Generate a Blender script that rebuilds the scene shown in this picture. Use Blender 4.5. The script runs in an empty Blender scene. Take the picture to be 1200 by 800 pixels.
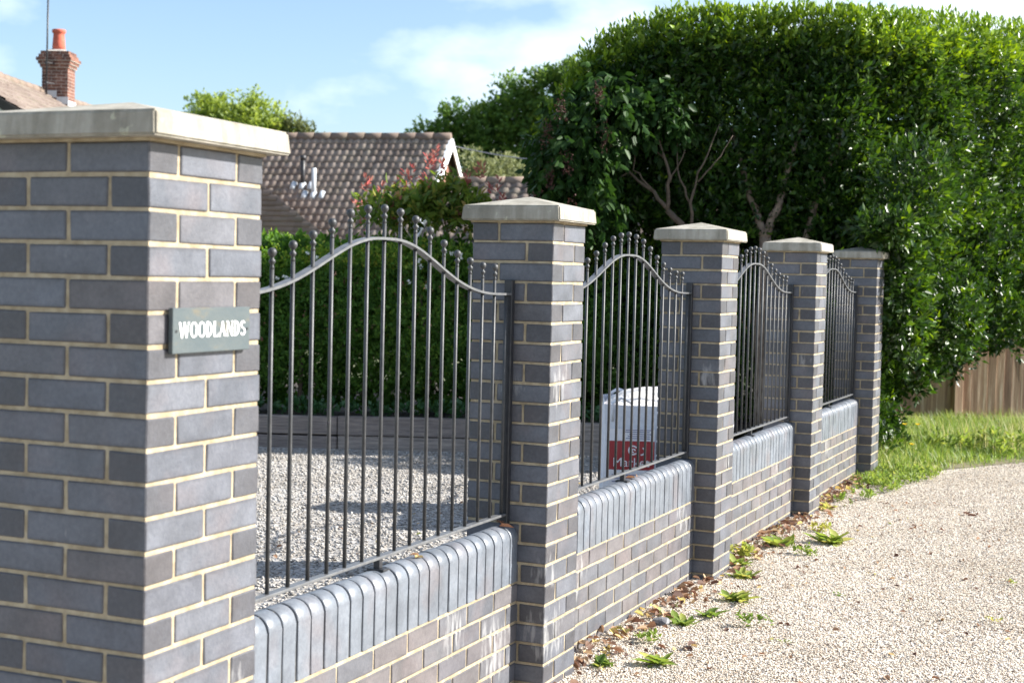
import bpy, bmesh, math, random
import numpy as np
from mathutils import Vector, Matrix, noise as mnoise
random.seed(7); rng = np.random.default_rng(7)
scene = bpy.context.scene
C = scene.collection
R = math.radians
# ------------------------------------------------------------------ camera
GZ = 1.825                                  # ground is z = 0; brickwork of the gate pillar ends at GZ
yaw, pitch, roll = -0.4068, -0.0442, 0.0230
cam = bpy.data.cameras.new('camera'); co = bpy.data.objects.new('camera', cam); C.objects.link(co)
fw = Vector((math.cos(pitch)*math.sin(yaw), math.cos(pitch)*math.cos(yaw), math.sin(pitch)))
rt = Vector((math.cos(yaw), -math.sin(yaw), 0)); up = rt.cross(fw)
r2 = rt*math.cos(roll)+up*math.sin(roll); u2 = up*math.cos(roll)-rt*math.sin(roll)
co.matrix_world = Matrix(((r2.x, u2.x, -fw.x, 1.9898), (r2.y, u2.y, -fw.y, -2.6281), (r2.z, u2.z, -fw.z, GZ-0.2761), (0, 0, 0, 1)))
cam.sensor_width = 36; cam.sensor_fit = 'HORIZONTAL'; cam.lens = 1736.8/1200*36
cam.clip_start = 0.05; cam.clip_end = 3000
cam.dof.use_dof = True; cam.dof.focus_distance = 6.3; cam.dof.aperture_fstop = 5.2
scene.camera = co
# ------------------------------------------------------------------ light
SUN_AZ, SUN_EL = R(28), R(31)               # azimuth from +X towards +Y
S = Vector((math.cos(SUN_EL)*math.cos(SUN_AZ), math.cos(SUN_EL)*math.sin(SUN_AZ), math.sin(SUN_EL)))
sl = bpy.data.lights.new('sun', 'SUN'); sl.energy = 5.0; sl.angle = R(0.53); sl.color = (1, .955, .88)
so = bpy.data.objects.new('sun', sl); C.objects.link(so); so.rotation_euler = (-S).to_track_quat('-Z', 'Y').to_euler()
w = bpy.data.worlds.new('World'); scene.world = w; w.use_nodes = True
wn, wl = w.node_tree.nodes, w.node_tree.links
bg = wn['Background']; bg.inputs[1].default_value = 0.082
sky = wn.new('ShaderNodeTexSky'); sky.sky_type = 'NISHITA'; sky.sun_disc = False
sky.sun_elevation = SUN_EL; sky.sun_rotation = math.pi/2-SUN_AZ
sky.air_density = 1.0; sky.dust_density = 1.0; sky.ozone_density = 3.0
CLX = 8.8
tc = wn.new('ShaderNodeTexCoord'); sep = wn.new('ShaderNodeSeparateXYZ'); wl.new(tc.outputs['Generated'], sep.inputs[0])
def wmath(op, a, b=None):
    n = wn.new('ShaderNodeMath'); n.operation = op
    for i, v in enumerate((a, b)):
        if v is None: continue
        if isinstance(v, (int, float)): n.inputs[i].default_value = v
        else: wl.new(v, n.inputs[i])
    return n.outputs[0]
zz = wmath('ADD', wmath('MAXIMUM', sep.outputs[2], 0.0), 0.12)
cx = wn.new('ShaderNodeCombineXYZ')
wl.new(wmath('DIVIDE', sep.outputs[0], zz), cx.inputs[0]); wl.new(wmath('DIVIDE', sep.outputs[1], zz), cx.inputs[1]); cx.inputs[2].default_value = 15.7
nz = wn.new('ShaderNodeTexNoise'); nz.inputs['Scale'].default_value = 5.0; nz.inputs['Detail'].default_value = 6; nz.inputs['Roughness'].default_value = .52
mpw = wn.new('ShaderNodeMapping'); mpw.inputs['Scale'].default_value = (1, 1, 2.0); mpw.inputs['Location'].default_value = (CLX, 0, 0); wl.new(tc.outputs['Generated'], mpw.inputs[0]); wl.new(mpw.outputs[0], nz.inputs['Vector'])
cr = wn.new('ShaderNodeValToRGB'); cr.color_ramp.elements[0].position = .49; cr.color_ramp.elements[0].color = (0.03, 0.03, 0.03, 1)
cr.color_ramp.elements[1].position = .66; cr.color_ramp.elements[1].color = (.85, .85, .85, 1)
wl.new(nz.outputs[0], cr.inputs[0])
mx = wn.new('ShaderNodeMix'); mx.data_type = 'RGBA'
wl.new(cr.outputs[0], mx.inputs[0]); wl.new(sky.outputs[0], mx.inputs[6]); mx.inputs[7].default_value = (6.2, 6.8, 7.4, 1)
wl.new(mx.outputs[2], bg.inputs[0])
scene.view_settings.view_transform = 'Standard'; scene.view_settings.look = 'None'
scene.view_settings.exposure = 1.42; scene.view_settings.gamma = 1

# ------------------------------------------------------------------ materials
def mat(name, rough=.7, spec=.5):
    m = bpy.data.materials.new(name); m.use_nodes = True
    b = m.node_tree.nodes['Principled BSDF']; b.inputs['Roughness'].default_value = rough
    b.inputs['Specular IOR Level'].default_value = spec
    return m, m.node_tree.nodes, m.node_tree.links, b
def ramp(n, stops):
    r = n.new('ShaderNodeValToRGB'); e = r.color_ramp.elements
    while len(e) < len(stops): e.new(.5)
    for i, (p, c) in enumerate(stops):
        e[i].position = p; e[i].color = (c[0], c[1], c[2], 1) if len(c) == 3 else c
    return r
def noise(n, l, vec, scale, detail=4, rough=.55):
    t = n.new('ShaderNodeTexNoise'); t.inputs['Scale'].default_value = scale; t.inputs['Detail'].default_value = detail; t.inputs['Roughness'].default_value = rough
    if vec is not None: l.new(vec, t.inputs['Vector'])
    return t
def mixc(n, l, fac, a, b, mode='MIX'):
    m = n.new('ShaderNodeMix'); m.data_type = 'RGBA'; m.blend_type = mode
    for s, v in ((0, fac), (6, a), (7, b)):
        if isinstance(v, (int, float)): m.inputs[s].default_value = v
        elif isinstance(v, tuple): m.inputs[s].default_value = (*v, 1) if len(v) == 3 else v
        else: l.new(v, m.inputs[s])
    return m.outputs[2]
def mth(n, l, op, a, b=None, c=None):
    m = n.new('ShaderNodeMath'); m.operation = op
    for i, v in enumerate((a, b, c)):
        if v is None: continue
        if isinstance(v, (int, float)): m.inputs[i].default_value = v
        else: l.new(v, m.inputs[i])
    return m.outputs[0]
def bump(n, l, b, h, strength=.3, dist=.01):
    t = n.new('ShaderNodeBump'); t.inputs['Strength'].default_value = strength; t.inputs['Distance'].default_value = dist
    l.new(h, t.inputs['Height']); l.new(t.outputs[0], b.inputs['Normal'])
def geopos(n): return n.new('ShaderNodeNewGeometry').outputs['Position']
def objco(n): return n.new('ShaderNodeTexCoord').outputs['Object']

STAINS = [((-.06, 2.56, 1.13), .16), ((-.2, 2.45, 1.14), .12), ((-.15, 2.25, .20), .22), ((-.05, 2.52, .22), .2), ((-.15, 1.9, .33), .16), ((-.15, 3.1, .30), .17), ((-.04, 2.5, .45), .13), ((-.1, 4.79, 1.05), .1), ((-.15, 4.6, .36), .16), ((-.15, 6.6, .36), .15), ((-.1, 7.12, 1.05), .1), ((-.05, 5.0, .6), .09), ((-.15, 8.2, .36), .14), ((0, .35, .55), .09)]
def brick_mat(name, stops, rough, stain=(.62, .64), sp=.5, bmp=.6, rim=True):
    m, n, l, b = mat(name, rough, sp)
    oi = n.new('ShaderNodeObjectInfo'); r = ramp(n, stops); l.new(oi.outputs['Random'], r.inputs[0])
    P = geopos(n)
    nz = noise(n, l, P, 9, 5); nf = noise(n, l, P, 160, 3)
    col = mixc(n, l, .55, r.outputs[0], nz.outputs[0], 'OVERLAY')
    big = ramp(n, [(.52, (0, 0, 0)), (.72, (1, 1, 1))]); l.new(noise(n, l, P, 5.5, 2).outputs[0], big.inputs[0])
    col = mixc(n, l, mth(n, l, 'MULTIPLY', big.outputs[0], .35), col, (.17, .135, .135))
    oc = n.new('ShaderNodeSeparateXYZ'); l.new(objco(n), oc.inputs[0]); em = None
    for ax, hl in ((0, .1075), (2, .0325)):
        d_ = mth(n, l, 'SUBTRACT', hl, mth(n, l, 'ABSOLUTE', oc.outputs[ax])); em = d_ if em is None else mth(n, l, 'MINIMUM', em, d_)
    em = mth(n, l, 'ADD', em, mth(n, l, 'MULTIPLY', mth(n, l, 'SUBTRACT', noise(n, l, P, 45, 4, .7).outputs[0], .5), .012))
    er = ramp(n, [(0, (1, 1, 1)), (.55, (.35, .35, .35)), (1, (0, 0, 0))]); l.new(mth(n, l, 'MULTIPLY', em, 110), er.inputs[0])
    col = mixc(n, l, mth(n, l, 'MULTIPLY', er.outputs[0], .6 if rim else 0), col, (.045, .042, .045))
    gr = ramp(n, [(.35, (.82, .82, .84)), (.65, (1.15, 1.14, 1.12))]); l.new(noise(n, l, P, 75, 6, .75).outputs[0], gr.inputs[0])
    col = mixc(n, l, 1.0, col, gr.outputs[0], 'MULTIPLY')
    # lime bloom: short white runs hanging from random places
    mp = n.new('ShaderNodeMapping'); mp.inputs['Scale'].default_value = (38, 38, 9); l.new(P, mp.inputs[0])
    st = noise(n, l, mp.outputs[0], 1, 3, .6); bl = noise(n, l, P, 2.3, 1)
    acc = None
    for (px_, py_, pz_), rr_ in [(a, b*.85) for a, b in STAINS]:
        vm = n.new('ShaderNodeVectorMath'); vm.operation = 'DISTANCE'; l.new(P, vm.inputs[0]); vm.inputs[1].default_value = (px_, py_, pz_)
        q_ = mth(n, l, 'MAXIMUM', mth(n, l, 'SUBTRACT', 1.0, mth(n, l, 'DIVIDE', vm.outputs['Value'], rr_)), 0.0); acc = q_ if acc is None else mth(n, l, 'MAXIMUM', acc, q_)
    v = mth(n, l, 'ADD', mth(n, l, 'ADD', mth(n, l, 'MULTIPLY', st.outputs[0], .75), mth(n, l, 'MULTIPLY', bl.outputs[0], .12)), mth(n, l, 'MULTIPLY', mth(n, l, 'MINIMUM', acc, .6), .34))
    rr = ramp(n, [(stain[0], (0, 0, 0)), (stain[1], (1, 1, 1))]); l.new(v, rr.inputs[0])
    col = mixc(n, l, mth(n, l, 'MULTIPLY', rr.outputs[0], .5), col, (.50, .50, .50))
    l.new(col, b.inputs['Base Color'])
    rf = mth(n, l, 'MULTIPLY_ADD', nz.outputs[0], .25, rough-.12); l.new(rf, b.inputs['Roughness'])
    h = mth(n, l, 'ADD', nf.outputs[0], mth(n, l, 'MULTIPLY', nz.outputs[0], 1.5))
    bump(n, l, b, h, bmp, .0015)
    return m
BR = [(0, (.084, .092, .112)), (.3, (.112, .120, .141)), (.55, (.098, .105, .126)), (.8, (.108, .114, .133)), (.92, (.100, .100, .112)), (.97, (.106, .099, .105)), (1, (.080, .088, .108))]
M_brick = brick_mat('blue_brick', BR, .44, (.59, .76))
M_wallbrick = brick_mat('wall_brick', [(0, (.090, .096, .112)), (.35, (.115, .117, .130)), (.6, (.122, .119, .126)), (.85, (.132, .118, .120)), (1, (.088, .094, .114))], .46, (.59, .76))
M_coping = brick_mat('coping_brick', [(0, (0.134, 0.154, 0.183)), (.5, (0.146, 0.163, 0.189)), (1, (0.129, 0.146, 0.171))], .4, (.80, .92), .5, .35, False)
def simple(name, c1, c2, scale, rough=.8, bs=.3, bd=.002, spec=.5, metallic=0, detail=5, obj=False, p=(.35, .65)):
    m, n, l, b = mat(name, rough, spec); P = objco(n) if obj else geopos(n)
    t = noise(n, l, P, scale, detail, .6); r = ramp(n, [(p[0], c1), (p[1], c2)]); l.new(t.outputs[0], r.inputs[0])
    l.new(r.outputs[0], b.inputs['Base Color']); b.inputs['Metallic'].default_value = metallic
    if bs: bump(n, l, b, noise(n, l, P, scale*6, 3).outputs[0], bs, bd)
    return m
M_mortar = simple('buff_mortar', (.27, .215, .135), (.43, .36, .25), 22, .95, .8, .003)
M_mortar_thin = simple('grey_joint', (.045, .045, .05), (.16, .15, .13), 30, .95, .3)
M_iron = simple('grey_iron', (.042, .044, .047), (.066, .068, .071), 40, .5, .4, .001, .45, .2)
M_rail = simple('pale_rail_iron', (0.112, 0.116, 0.124), (0.165, 0.169, 0.173), 30, .42, .3, .0006, .6, .3)  # rails in a paler grey than the bars
M_blackpost = simple('dark_post_iron', (0.017, 0.018, 0.022), (0.030, 0.031, 0.036), 30, .4, .3, .0006)
M_white = simple('white_paint', (.72, .74, .76), (.82, .83, .84), 4, .5, .05)
M_render = simple('white_render', (.66, .66, .66), (.76, .76, .75), 3, .9, .2)
M_lead = simple('pale_flashing', (0.413, 0.450, 0.495), (0.562, 0.585, 0.600), 6, .5, .2)
M_pot = simple('terracotta', (.40, .085, .05), (.52, .13, .08), 8, .8, .2)
M_redbrick = simple('old_red_brick', (.085, .038, .03), (.24, .115, .08), 6, .9, .4, .004, detail=3)
M_oldmortar = simple('old_pale_mortar', (.40, .36, .32), (.6, .56, .5), 8, .95, .3)
M_black = simple('black_plastic', (.02, .02, .022), (.035, .035, .04), 5, .45, .05)
M_darkwood = simple('stained_dark_wood', (.03, .026, .022), (.06, .05, .045), 3, .8, .1)
M_bark = simple('bark', (.16, .115, .085), (.30, .235, .18), 18, .9, .8, .006)
M_lightbark = simple('pale_bark', (0.073, 0.052, 0.037), (0.122, 0.092, 0.067), 16, .9, .8, .005)
M_soil = simple('dark_soil', (.025, .02, .016), (.07, .055, .04), 12, .95, .8, .02)
# cast stone caps
def stone_mat():
    m, n, l, b = mat('cast_stone', .85, .3); P = geopos(n)
    t = noise(n, l, P, 7, 6, .65); r = ramp(n, [(.3, (.28, .26, .215)), (.5, (.38, .355, .30)), (.7, (.46, .43, .375))]); l.new(t.outputs[0], r.inputs[0])
    d = noise(n, l, P, 26, 4, .7); dr = ramp(n, [(.50, (0, 0, 0)), (.66, (1, 1, 1))]); l.new(d.outputs[0], dr.inputs[0])
    col = mixc(n, l, mth(n, l, 'MULTIPLY', dr.outputs[0], .45), r.outputs[0], (.33, .31, .26))
    mp = n.new('ShaderNodeMapping'); mp.inputs['Scale'].default_value = (22, 22, 2.5); l.new(P, mp.inputs[0])
    sr = ramp(n, [(.4, (.62, .61, .58)), (.62, (1, 1, 1))]); l.new(noise(n, l, mp.outputs[0], 1, 4, .6).outputs[0], sr.inputs[0])
    col = mixc(n, l, .75, col, sr.outputs[0], 'MULTIPLY')
    li_ = ramp(n, [(.66, (0, 0, 0)), (.70, (1, 1, 1))]); l.new(noise(n, l, P, 34, 3, .5).outputs[0], li_.inputs[0]); col = mixc(n, l, mth(n, l, 'MULTIPLY', li_.outputs[0], .6), col, (.50, .49, .36))
    l.new(col, b.inputs['Base Color']); bump(n, l, b, noise(n, l, P, 130, 4).outputs[0], .5, .003)
    return m
M_stone = stone_mat()
# slate sign
def slate_mat():
    m, n, l, b = mat('slate', .5, .5); P = geopos(n)
    mp = n.new('ShaderNodeMapping'); mp.inputs['Scale'].default_value = (1, 5, 12); l.new(P, mp.inputs[0])
    t = noise(n, l, mp.outputs[0], 1.6, 4, .6)
    r = ramp(n, [(.38, (.062, .082, .090)), (.55, (.078, .095, .098)), (.68, (.13, .112, .075))]); l.new(t.outputs[0], r.inputs[0])
    l.new(r.outputs[0], b.inputs['Base Color']); bump(n, l, b, noise(n, l, P, 60, 4).outputs[0], .4, .002)
    return m
M_slate = slate_mat()
# tiles
def tile_mat(name, a, bcol, c):
    m, n, l, b = mat(name, .85, .3); P = geopos(n)
    at = n.new('ShaderNodeAttribute'); at.attribute_name = 'tint'
    r = ramp(n, [(0, a), (.5, bcol), (1, c)]); l.new(at.outputs['Fac'], r.inputs[0])
    t = noise(n, l, P, 2.5, 6, .65); rr = ramp(n, [(.5, (0, 0, 0)), (.72, (1, 1, 1))]); l.new(t.outputs[0], rr.inputs[0])
    l.new(mixc(n, l, mth(n, l, 'MULTIPLY', rr.outputs[0], .45), r.outputs[0], (.20, .19, .13)), b.inputs['Base Color'])
    bump(n, l, b, noise(n, l, P, 50, 3).outputs[0], .4, .004)
    return m
M_tile = tile_mat('brown_concrete_tile', (.145, .113, .095), (.215, .17, .142), (.28, .228, .193))
M_tile2 = tile_mat('pinkish_tile', (.125, .096, .082), (.16, .125, .106), (.195, .157, .136))
M_tile3 = tile_mat('plain_tile', (.18, .135, .11), (.205, .155, .125), (.23, .175, .145))
# leaves
def leaf_mat(name, stops, rough=.45, trans=.35, spec=.5):
    m = bpy.data.materials.new(name); m.use_nodes = True; n, l = m.node_tree.nodes, m.node_tree.links
    b = n['Principled BSDF']; b.inputs['Roughness'].default_value = rough; b.inputs['Specular IOR Level'].default_value = spec
    at = n.new('ShaderNodeAttribute'); at.attribute_name = 'tint'
    r = ramp(n, stops); l.new(at.outputs['Fac'], r.inputs[0]); l.new(r.outputs[0], b.inputs['Base Color'])
    t = n.new('ShaderNodeBsdfTranslucent'); hs = n.new('ShaderNodeHueSaturation'); hs.inputs['Value'].default_value = 1.6; hs.inputs['Hue'].default_value = .485; hs.inputs['Saturation'].default_value = 1.1
    l.new(r.outputs[0], hs.inputs['Color']); l.new(hs.outputs[0], t.inputs[0])
    ms = n.new('ShaderNodeMixShader'); ms.inputs[0].default_value = trans
    l.new(b.outputs[0], ms.inputs[1]); l.new(t.outputs[0], ms.inputs[2]); l.new(ms.outputs[0], n['Material Output'].inputs[0])
    return m
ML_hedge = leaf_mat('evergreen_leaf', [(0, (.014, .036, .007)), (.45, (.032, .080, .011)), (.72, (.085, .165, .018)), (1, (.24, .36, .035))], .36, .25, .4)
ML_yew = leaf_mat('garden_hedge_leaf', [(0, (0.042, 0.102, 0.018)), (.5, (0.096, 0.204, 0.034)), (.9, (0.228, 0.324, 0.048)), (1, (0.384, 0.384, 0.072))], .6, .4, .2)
ML_lilac = leaf_mat('lilac_leaf', [(0, (.014, .038, .009)), (.7, (.030, .075, .014)), (1, (.07, .14, .022))], .5, .25, .2)
ML_seed = leaf_mat('seed_head', [(0, (.04, .012, .01)), (1, (.10, .035, .02))], .7, .1)
ML_phot = leaf_mat('photinia_leaf', [(0, (.07, .13, .025)), (.5, (.16, .23, .04)), (.72, (.30, .28, .07)), (.8, (.36, .17, .12)), (1, (.42, .15, .12))], .45, .45, .3)
ML_light = leaf_mat('light_tree_leaf', [(0, (.14, .21, .04)), (.6, (.24, .32, .06)), (1, (.34, .40, .10))], .5, .45)
ML_olive = leaf_mat('olive_tree_leaf', [(0, (.07, .10, .035)), (1, (.17, .19, .07))], .5, .4)
ML_oak = leaf_mat('dark_tree_leaf', [(0, (0.050, 0.106, 0.025)), (.6, (0.100, 0.188, 0.037)), (1, (0.213, 0.288, 0.056))], .5, .4, .3)
ML_bush = leaf_mat('grey_green_leaf', [(0, (.12, .15, .06)), (1, (.26, .28, .13))], .6, .3)
ML_grass = leaf_mat('grass_blade', [(0, (.08, .16, .03)), (.45, (.17, .27, .05)), (.75, (.28, .34, .09)), (1, (.50, .45, .25))], .5, .4)
ML_weed = leaf_mat('weed_leaf', [(0, (.09, .16, .035)), (.6, (.20, .28, .06)), (1, (.42, .40, .11))], .6, .4, .25)
ML_dry = leaf_mat('dry_leaf', [(0, (.09, .045, .03)), (.4, (.18, .10, .06)), (.7, (.34, .21, .12)), (.85, (.48, .36, .22)), (.95, (.50, .40, .12)), (1, (.20, .25, .08))], .75, .2)
ML_cover = leaf_mat('ground_cover_leaf', [(0, (.03, .09, .03)), (1, (.07, .17, .06))], .5, .3)
ML_flower = leaf_mat('white_petal', [(0, (.65, .66, .62)), (1, (.8, .8, .76))], .6, .3)
ML_yellow = leaf_mat('yellow_petal', [(0, (.75, .55, .02)), (1, (.8, .68, .04))], .6, .3)
# gravel
def gravel_mat(name, stops, base, tint=True):
    m, n, l, b = mat(name, .85, .3)
    if tint:
        at = n.new('ShaderNodeAttribute'); at.attribute_name = 'tint'; r = ramp(n, stops); l.new(at.outputs['Fac'], r.inputs[0])
        P = geopos(n); pn = noise(n, l, P, 1.1, 4, .6); pr = ramp(n, [(.35, (.84, .81, .77)), (.6, (1.05, 1.04, 1.02))]); l.new(pn.outputs[0], pr.inputs[0]); l.new(mixc(n, l, 1.0, r.outputs[0], pr.outputs[0], 'MULTIPLY'), b.inputs['Base Color']); return m
    P = geopos(n); v = n.new('ShaderNodeTexVoronoi'); v.inputs['Scale'].default_value = base; l.new(P, v.inputs['Vector'])
    sp = n.new('ShaderNodeSeparateColor'); l.new(v.outputs['Color'], sp.inputs[0])
    r = ramp(n, stops); l.new(sp.outputs[0], r.inputs[0])
    pn = noise(n, l, P, 1.3, 5, .6); pr = ramp(n, [(.35, (.80, .77, .72)), (.65, (1.0, 1.0, 1.0))]); l.new(pn.outputs[0], pr.inputs[0])
    l.new(mixc(n, l, 1.0, r.outputs[0], pr.outputs[0], 'MULTIPLY'), b.inputs['Base Color'])
    inv = mth(n, l, 'SUBTRACT', 1.0, v.outputs['Distance']); bump(n, l, b, inv, 1.0, .008)
    return m
GR = [(0, (.13, .10, .08)), (.14, (.32, .25, .19)), (.32, (.58, .50, .41)), (.62, (.74, .68, .59)), (.80, (.40, .39, .38)), (1, (.84, .80, .74))]
GD = [(0, (.20, .19, .18)), (.3, (.33, .31, .29)), (.6, (.44, .42, .39)), (.85, (.33, .33, .34)), (1, (.56, .54, .51))]
M_gravel = gravel_mat('road_gravel', GR, 110, False); M_pebble = gravel_mat('road_pebble', GR, 0)
M_drive = gravel_mat('drive_gravel', GD, 55, False); M_dpebble = gravel_mat('drive_pebble', GD, 0)
M_field = simple('rough_ground', (.05, .075, .025), (.12, .13, .06), 1.5, .95, .6, .03)
M_vergesoil = simple('verge_soil', (.09, .085, .04), (.20, .17, .10), 6, .95, .6, .02)
def wood_mat(name, a, b_, c, sx=(30, 30, 1.5)):
    m, n, l, b = mat(name, .85, .25); P = geopos(n); oi = n.new('ShaderNodeObjectInfo')
    mp = n.new('ShaderNodeMapping'); mp.inputs['Scale'].default_value = sx; l.new(P, mp.inputs[0])
    t = noise(n, l, mp.outputs[0], 1, 5, .65); r = ramp(n, [(.3, a), (.55, b_), (.75, c)]); l.new(t.outputs[0], r.inputs[0])
    rr = ramp(n, [(0, (.72, .68, .66)), (1, (1.2, 1.15, 1.08))]); l.new(oi.outputs['Random'], rr.inputs[0])
    l.new(mixc(n, l, 1.0, r.outputs[0], rr.outputs[0], 'MULTIPLY'), b.inputs['Base Color']); bump(n, l, b, t.outputs[0], .5, .004)
    return m
M_board = wood_mat('fence_board_wood', (.20, .125, .09), (.38, .27, .20), (.66, .56, .47))
M_sleeper = wood_mat('old_sleeper_wood', (0.150, 0.135, 0.128), (0.285, 0.255, 0.240), (0.405, 0.360, 0.315), (4.500, 4.500, 60.000))
M_bag = simple('woven_white_bag', (.60, .61, .66), (.70, .71, .75), 30, .75, .3, .003)
M_bagfill = simple('pale_bag_contents', (.55, .52, .50), (.80, .79, .78), 22, .9, .8, .01)
M_red = simple('red_print', (.33, .03, .035), (.40, .05, .05), 8, .7, .1)
M_print = simple('white_print', (.78, .76, .78), (.84, .82, .84), 8, .6, 0)
M_blueprint = simple('grey_blue_print', (.16, .17, .30), (.22, .22, .36), 8, .6, 0)
M_letter = simple('white_letter_paint', (.84, .84, .84), (.88, .88, .88), 8, .5, 0)

# ------------------------------------------------------------------ helpers
def link(o, parent=None):
    C.objects.link(o)
    if parent is not None: o.parent = parent
    return o
def tag(o, label=None, cat=None, group=None, kind=None):
    for k, v in (('label', label), ('category', cat), ('group', group), ('kind', kind)):
        if v: o[k] = v
    return o
def empty(name, loc, label, cat, group=None, rz=0):
    o = bpy.data.objects.new(name, None); o.location = loc; o.rotation_euler = (0, 0, rz); o.empty_display_size = .1
    link(o); return tag(o, label, cat, group)
def mesh_obj(name, me, m=None, parent=None, loc=None, rz=0):
    if m and not me.materials: me.materials.append(m)
    o = bpy.data.objects.new(name, me); link(o, parent)
    if loc is not None: o.location = loc
    if rz: o.rotation_euler = (0, 0, rz)
    return o
def to_mesh(bm, name, smooth=False):
    me = bpy.data.meshes.new(name); bm.normal_update(); bm.to_mesh(me); bm.free()
    if smooth:
        for p in me.polygons: p.use_smooth = True
    return me
def box(bm, x0, x1, y0, y1, z0, z1):
    v = [bm.verts.new(p) for p in ((x0, y0, z0), (x1, y0, z0), (x1, y1, z0), (x0, y1, z0), (x0, y0, z1), (x1, y0, z1), (x1, y1, z1), (x0, y1, z1))]
    for f in ((0, 3, 2, 1), (4, 5, 6, 7), (0, 1, 5, 4), (1, 2, 6, 5), (2, 3, 7, 6), (3, 0, 4, 7)): bm.faces.new([v[i] for i in f])
    return v
def bevel(bm, w, seg=1):
    bmesh.ops.bevel(bm, geom=list(bm.edges), offset=w, segments=seg, affect='EDGES', profile=.5)
def tube(bm, pts, rad, sides=8, cap=True):
    pts = [Vector(p) for p in pts]; rings = []
    if not hasattr(rad, '__len__'): rad = [rad]*len(pts)
    ref = Vector((0.13, .97, .2)).normalized()
    for i, p in enumerate(pts):
        d = (pts[min(i+1, len(pts)-1)]-pts[max(i-1, 0)]).normalized()
        a = d.cross(ref)
        if a.length < .1: a = d.cross(Vector((1, 0, 0)))
        a.normalize(); b = d.cross(a)
        rings.append([bm.verts.new(p+(a*math.cos(t)+b*math.sin(t))*rad[i]) for t in [2*math.pi*k/sides for k in range(sides)]])
    for r0, r1 in zip(rings, rings[1:]):
        for k in range(sides): bm.faces.new((r0[k], r0[(k+1) % sides], r1[(k+1) % sides], r1[k]))
    if cap:
        bm.faces.new(rings[0][::-1]); bm.faces.new(rings[-1])
def lathe(bm, prof, sides=10, c=(0, 0)):
    rings = []
    for r, z in prof: rings.append([bm.verts.new((c[0]+r*math.cos(2*math.pi*k/sides), c[1]+r*math.sin(2*math.pi*k/sides), z)) for k in range(sides)])
    for r0, r1 in zip(rings, rings[1:]):
        for k in range(sides): bm.faces.new((r0[k], r0[(k+1) % sides], r1[(k+1) % sides], r1[k]))
    bm.faces.new(rings[0][::-1]); bm.faces.new(rings[-1])
def np_mesh(name, V, F, nper, tint=None, smooth=False):
    """V (n,3); F (m,nper) indices"""
    me = bpy.data.meshes.new(name); V = np.ascontiguousarray(V, dtype=np.float32); F = np.ascontiguousarray(F, dtype=np.int32)
    me.vertices.add(len(V)); me.vertices.foreach_set('co', V.ravel())
    me.loops.add(F.size); me.loops.foreach_set('vertex_index', F.ravel())
    me.polygons.add(len(F)); me.polygons.foreach_set('loop_start', np.arange(0, F.size, nper, dtype=np.int32))
    me.polygons.foreach_set('loop_total', np.full(len(F), nper, dtype=np.int32))
    if tint is not None:
        a = me.attributes.new('tint', 'FLOAT', 'POINT'); a.data.foreach_set('value', np.ascontiguousarray(tint, dtype=np.float32))
    me.update(calc_edges=True)
    if smooth: me.polygons.foreach_set('use_smooth', np.ones(len(F), dtype=bool))
    return me
def nrm(a): return a/np.maximum(np.linalg.norm(a, axis=-1, keepdims=True), 1e-9)
def leaves_mesh(name, P, D, N, L, W, tint, fold=.25, six=False, droop=0.0):
    """folded leaves at P along D with normal N; L, W arrays"""
    n = len(P); D = nrm(D); Sd = nrm(np.cross(D, N)); N2 = np.cross(Sd, D); L = np.broadcast_to(L, n)[:, None]; W = np.broadcast_to(W, n)[:, None]
    if not six:
        V = np.stack([P, P+D*L*.45-Sd*W*.5+N2*W*fold, P+D*L-N2*L*droop, P+D*L*.45+Sd*W*.5+N2*W*fold], 1).reshape(-1, 3)
        b = np.arange(n)[:, None]*4
        F = np.concatenate([b+np.array([[0, 2, 1]]), b+np.array([[0, 3, 2]])], 1).reshape(-1, 3); k = 4
    else:
        V = np.stack([P, P+D*L*.25-Sd*W*.45+N2*W*fold, P+D*L*.65-Sd*W*.42+N2*(W*fold-L*droop*.4), P+D*L-N2*L*droop, P+D*L*.65+Sd*W*.42+N2*(W*fold-L*droop*.4), P+D*L*.25+Sd*W*.45+N2*W*fold], 1).reshape(-1, 3)
        b = np.arange(n)[:, None]*6
        F = np.concatenate([b+np.array([[0, 3, 2]]), b+np.array([[0, 2, 1]]), b+np.array([[0, 5, 4]]), b+np.array([[0, 4, 3]])], 1).reshape(-1, 3); k = 6
    return np_mesh(name, V, F, 3, np.repeat(tint, k))
def noise3(P, s, seed=0):
    return np.array([mnoise.noise(Vector((p[0]*s+seed, p[1]*s+seed*1.7, p[2]*s))) for p in P])
def twig_leaves(cent, out, n_leaf, spread, L, W, upw=.5, tintf=None, jitter=.6):
    """n_leaf leaves round every twig tip; returns P, D, N, L, W, tint"""
    m = len(cent); t = nrm(out*.7+np.array([0, 0, upw])+rng.normal(0, .45, (m, 3)))
    k = n_leaf; P = np.repeat(cent, k, 0); T = np.repeat(t, k, 0)
    u = rng.random((m*k, 1)); rad = nrm(np.cross(T, rng.normal(0, 1, (m*k, 3))))
    P = P+T*(u-.3)*spread+rad*spread*.18*rng.random((m*k, 1))
    D = nrm(T*(.35+.9*u)+rad*jitter*1.3); N = nrm(np.cross(np.cross(D, T+1e-3), D)+rng.normal(0, .25, (m*k, 3)))
    s = .7+.6*rng.random(m*k)
    tt = np.repeat(rng.random(m), k)*.55+rng.random(m*k)*.3 if tintf is None else np.repeat(tintf, k)+rng.normal(0, .1, m*k)
    return P, D, N, L*s, W*s, np.clip(tt, 0, 1)

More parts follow.
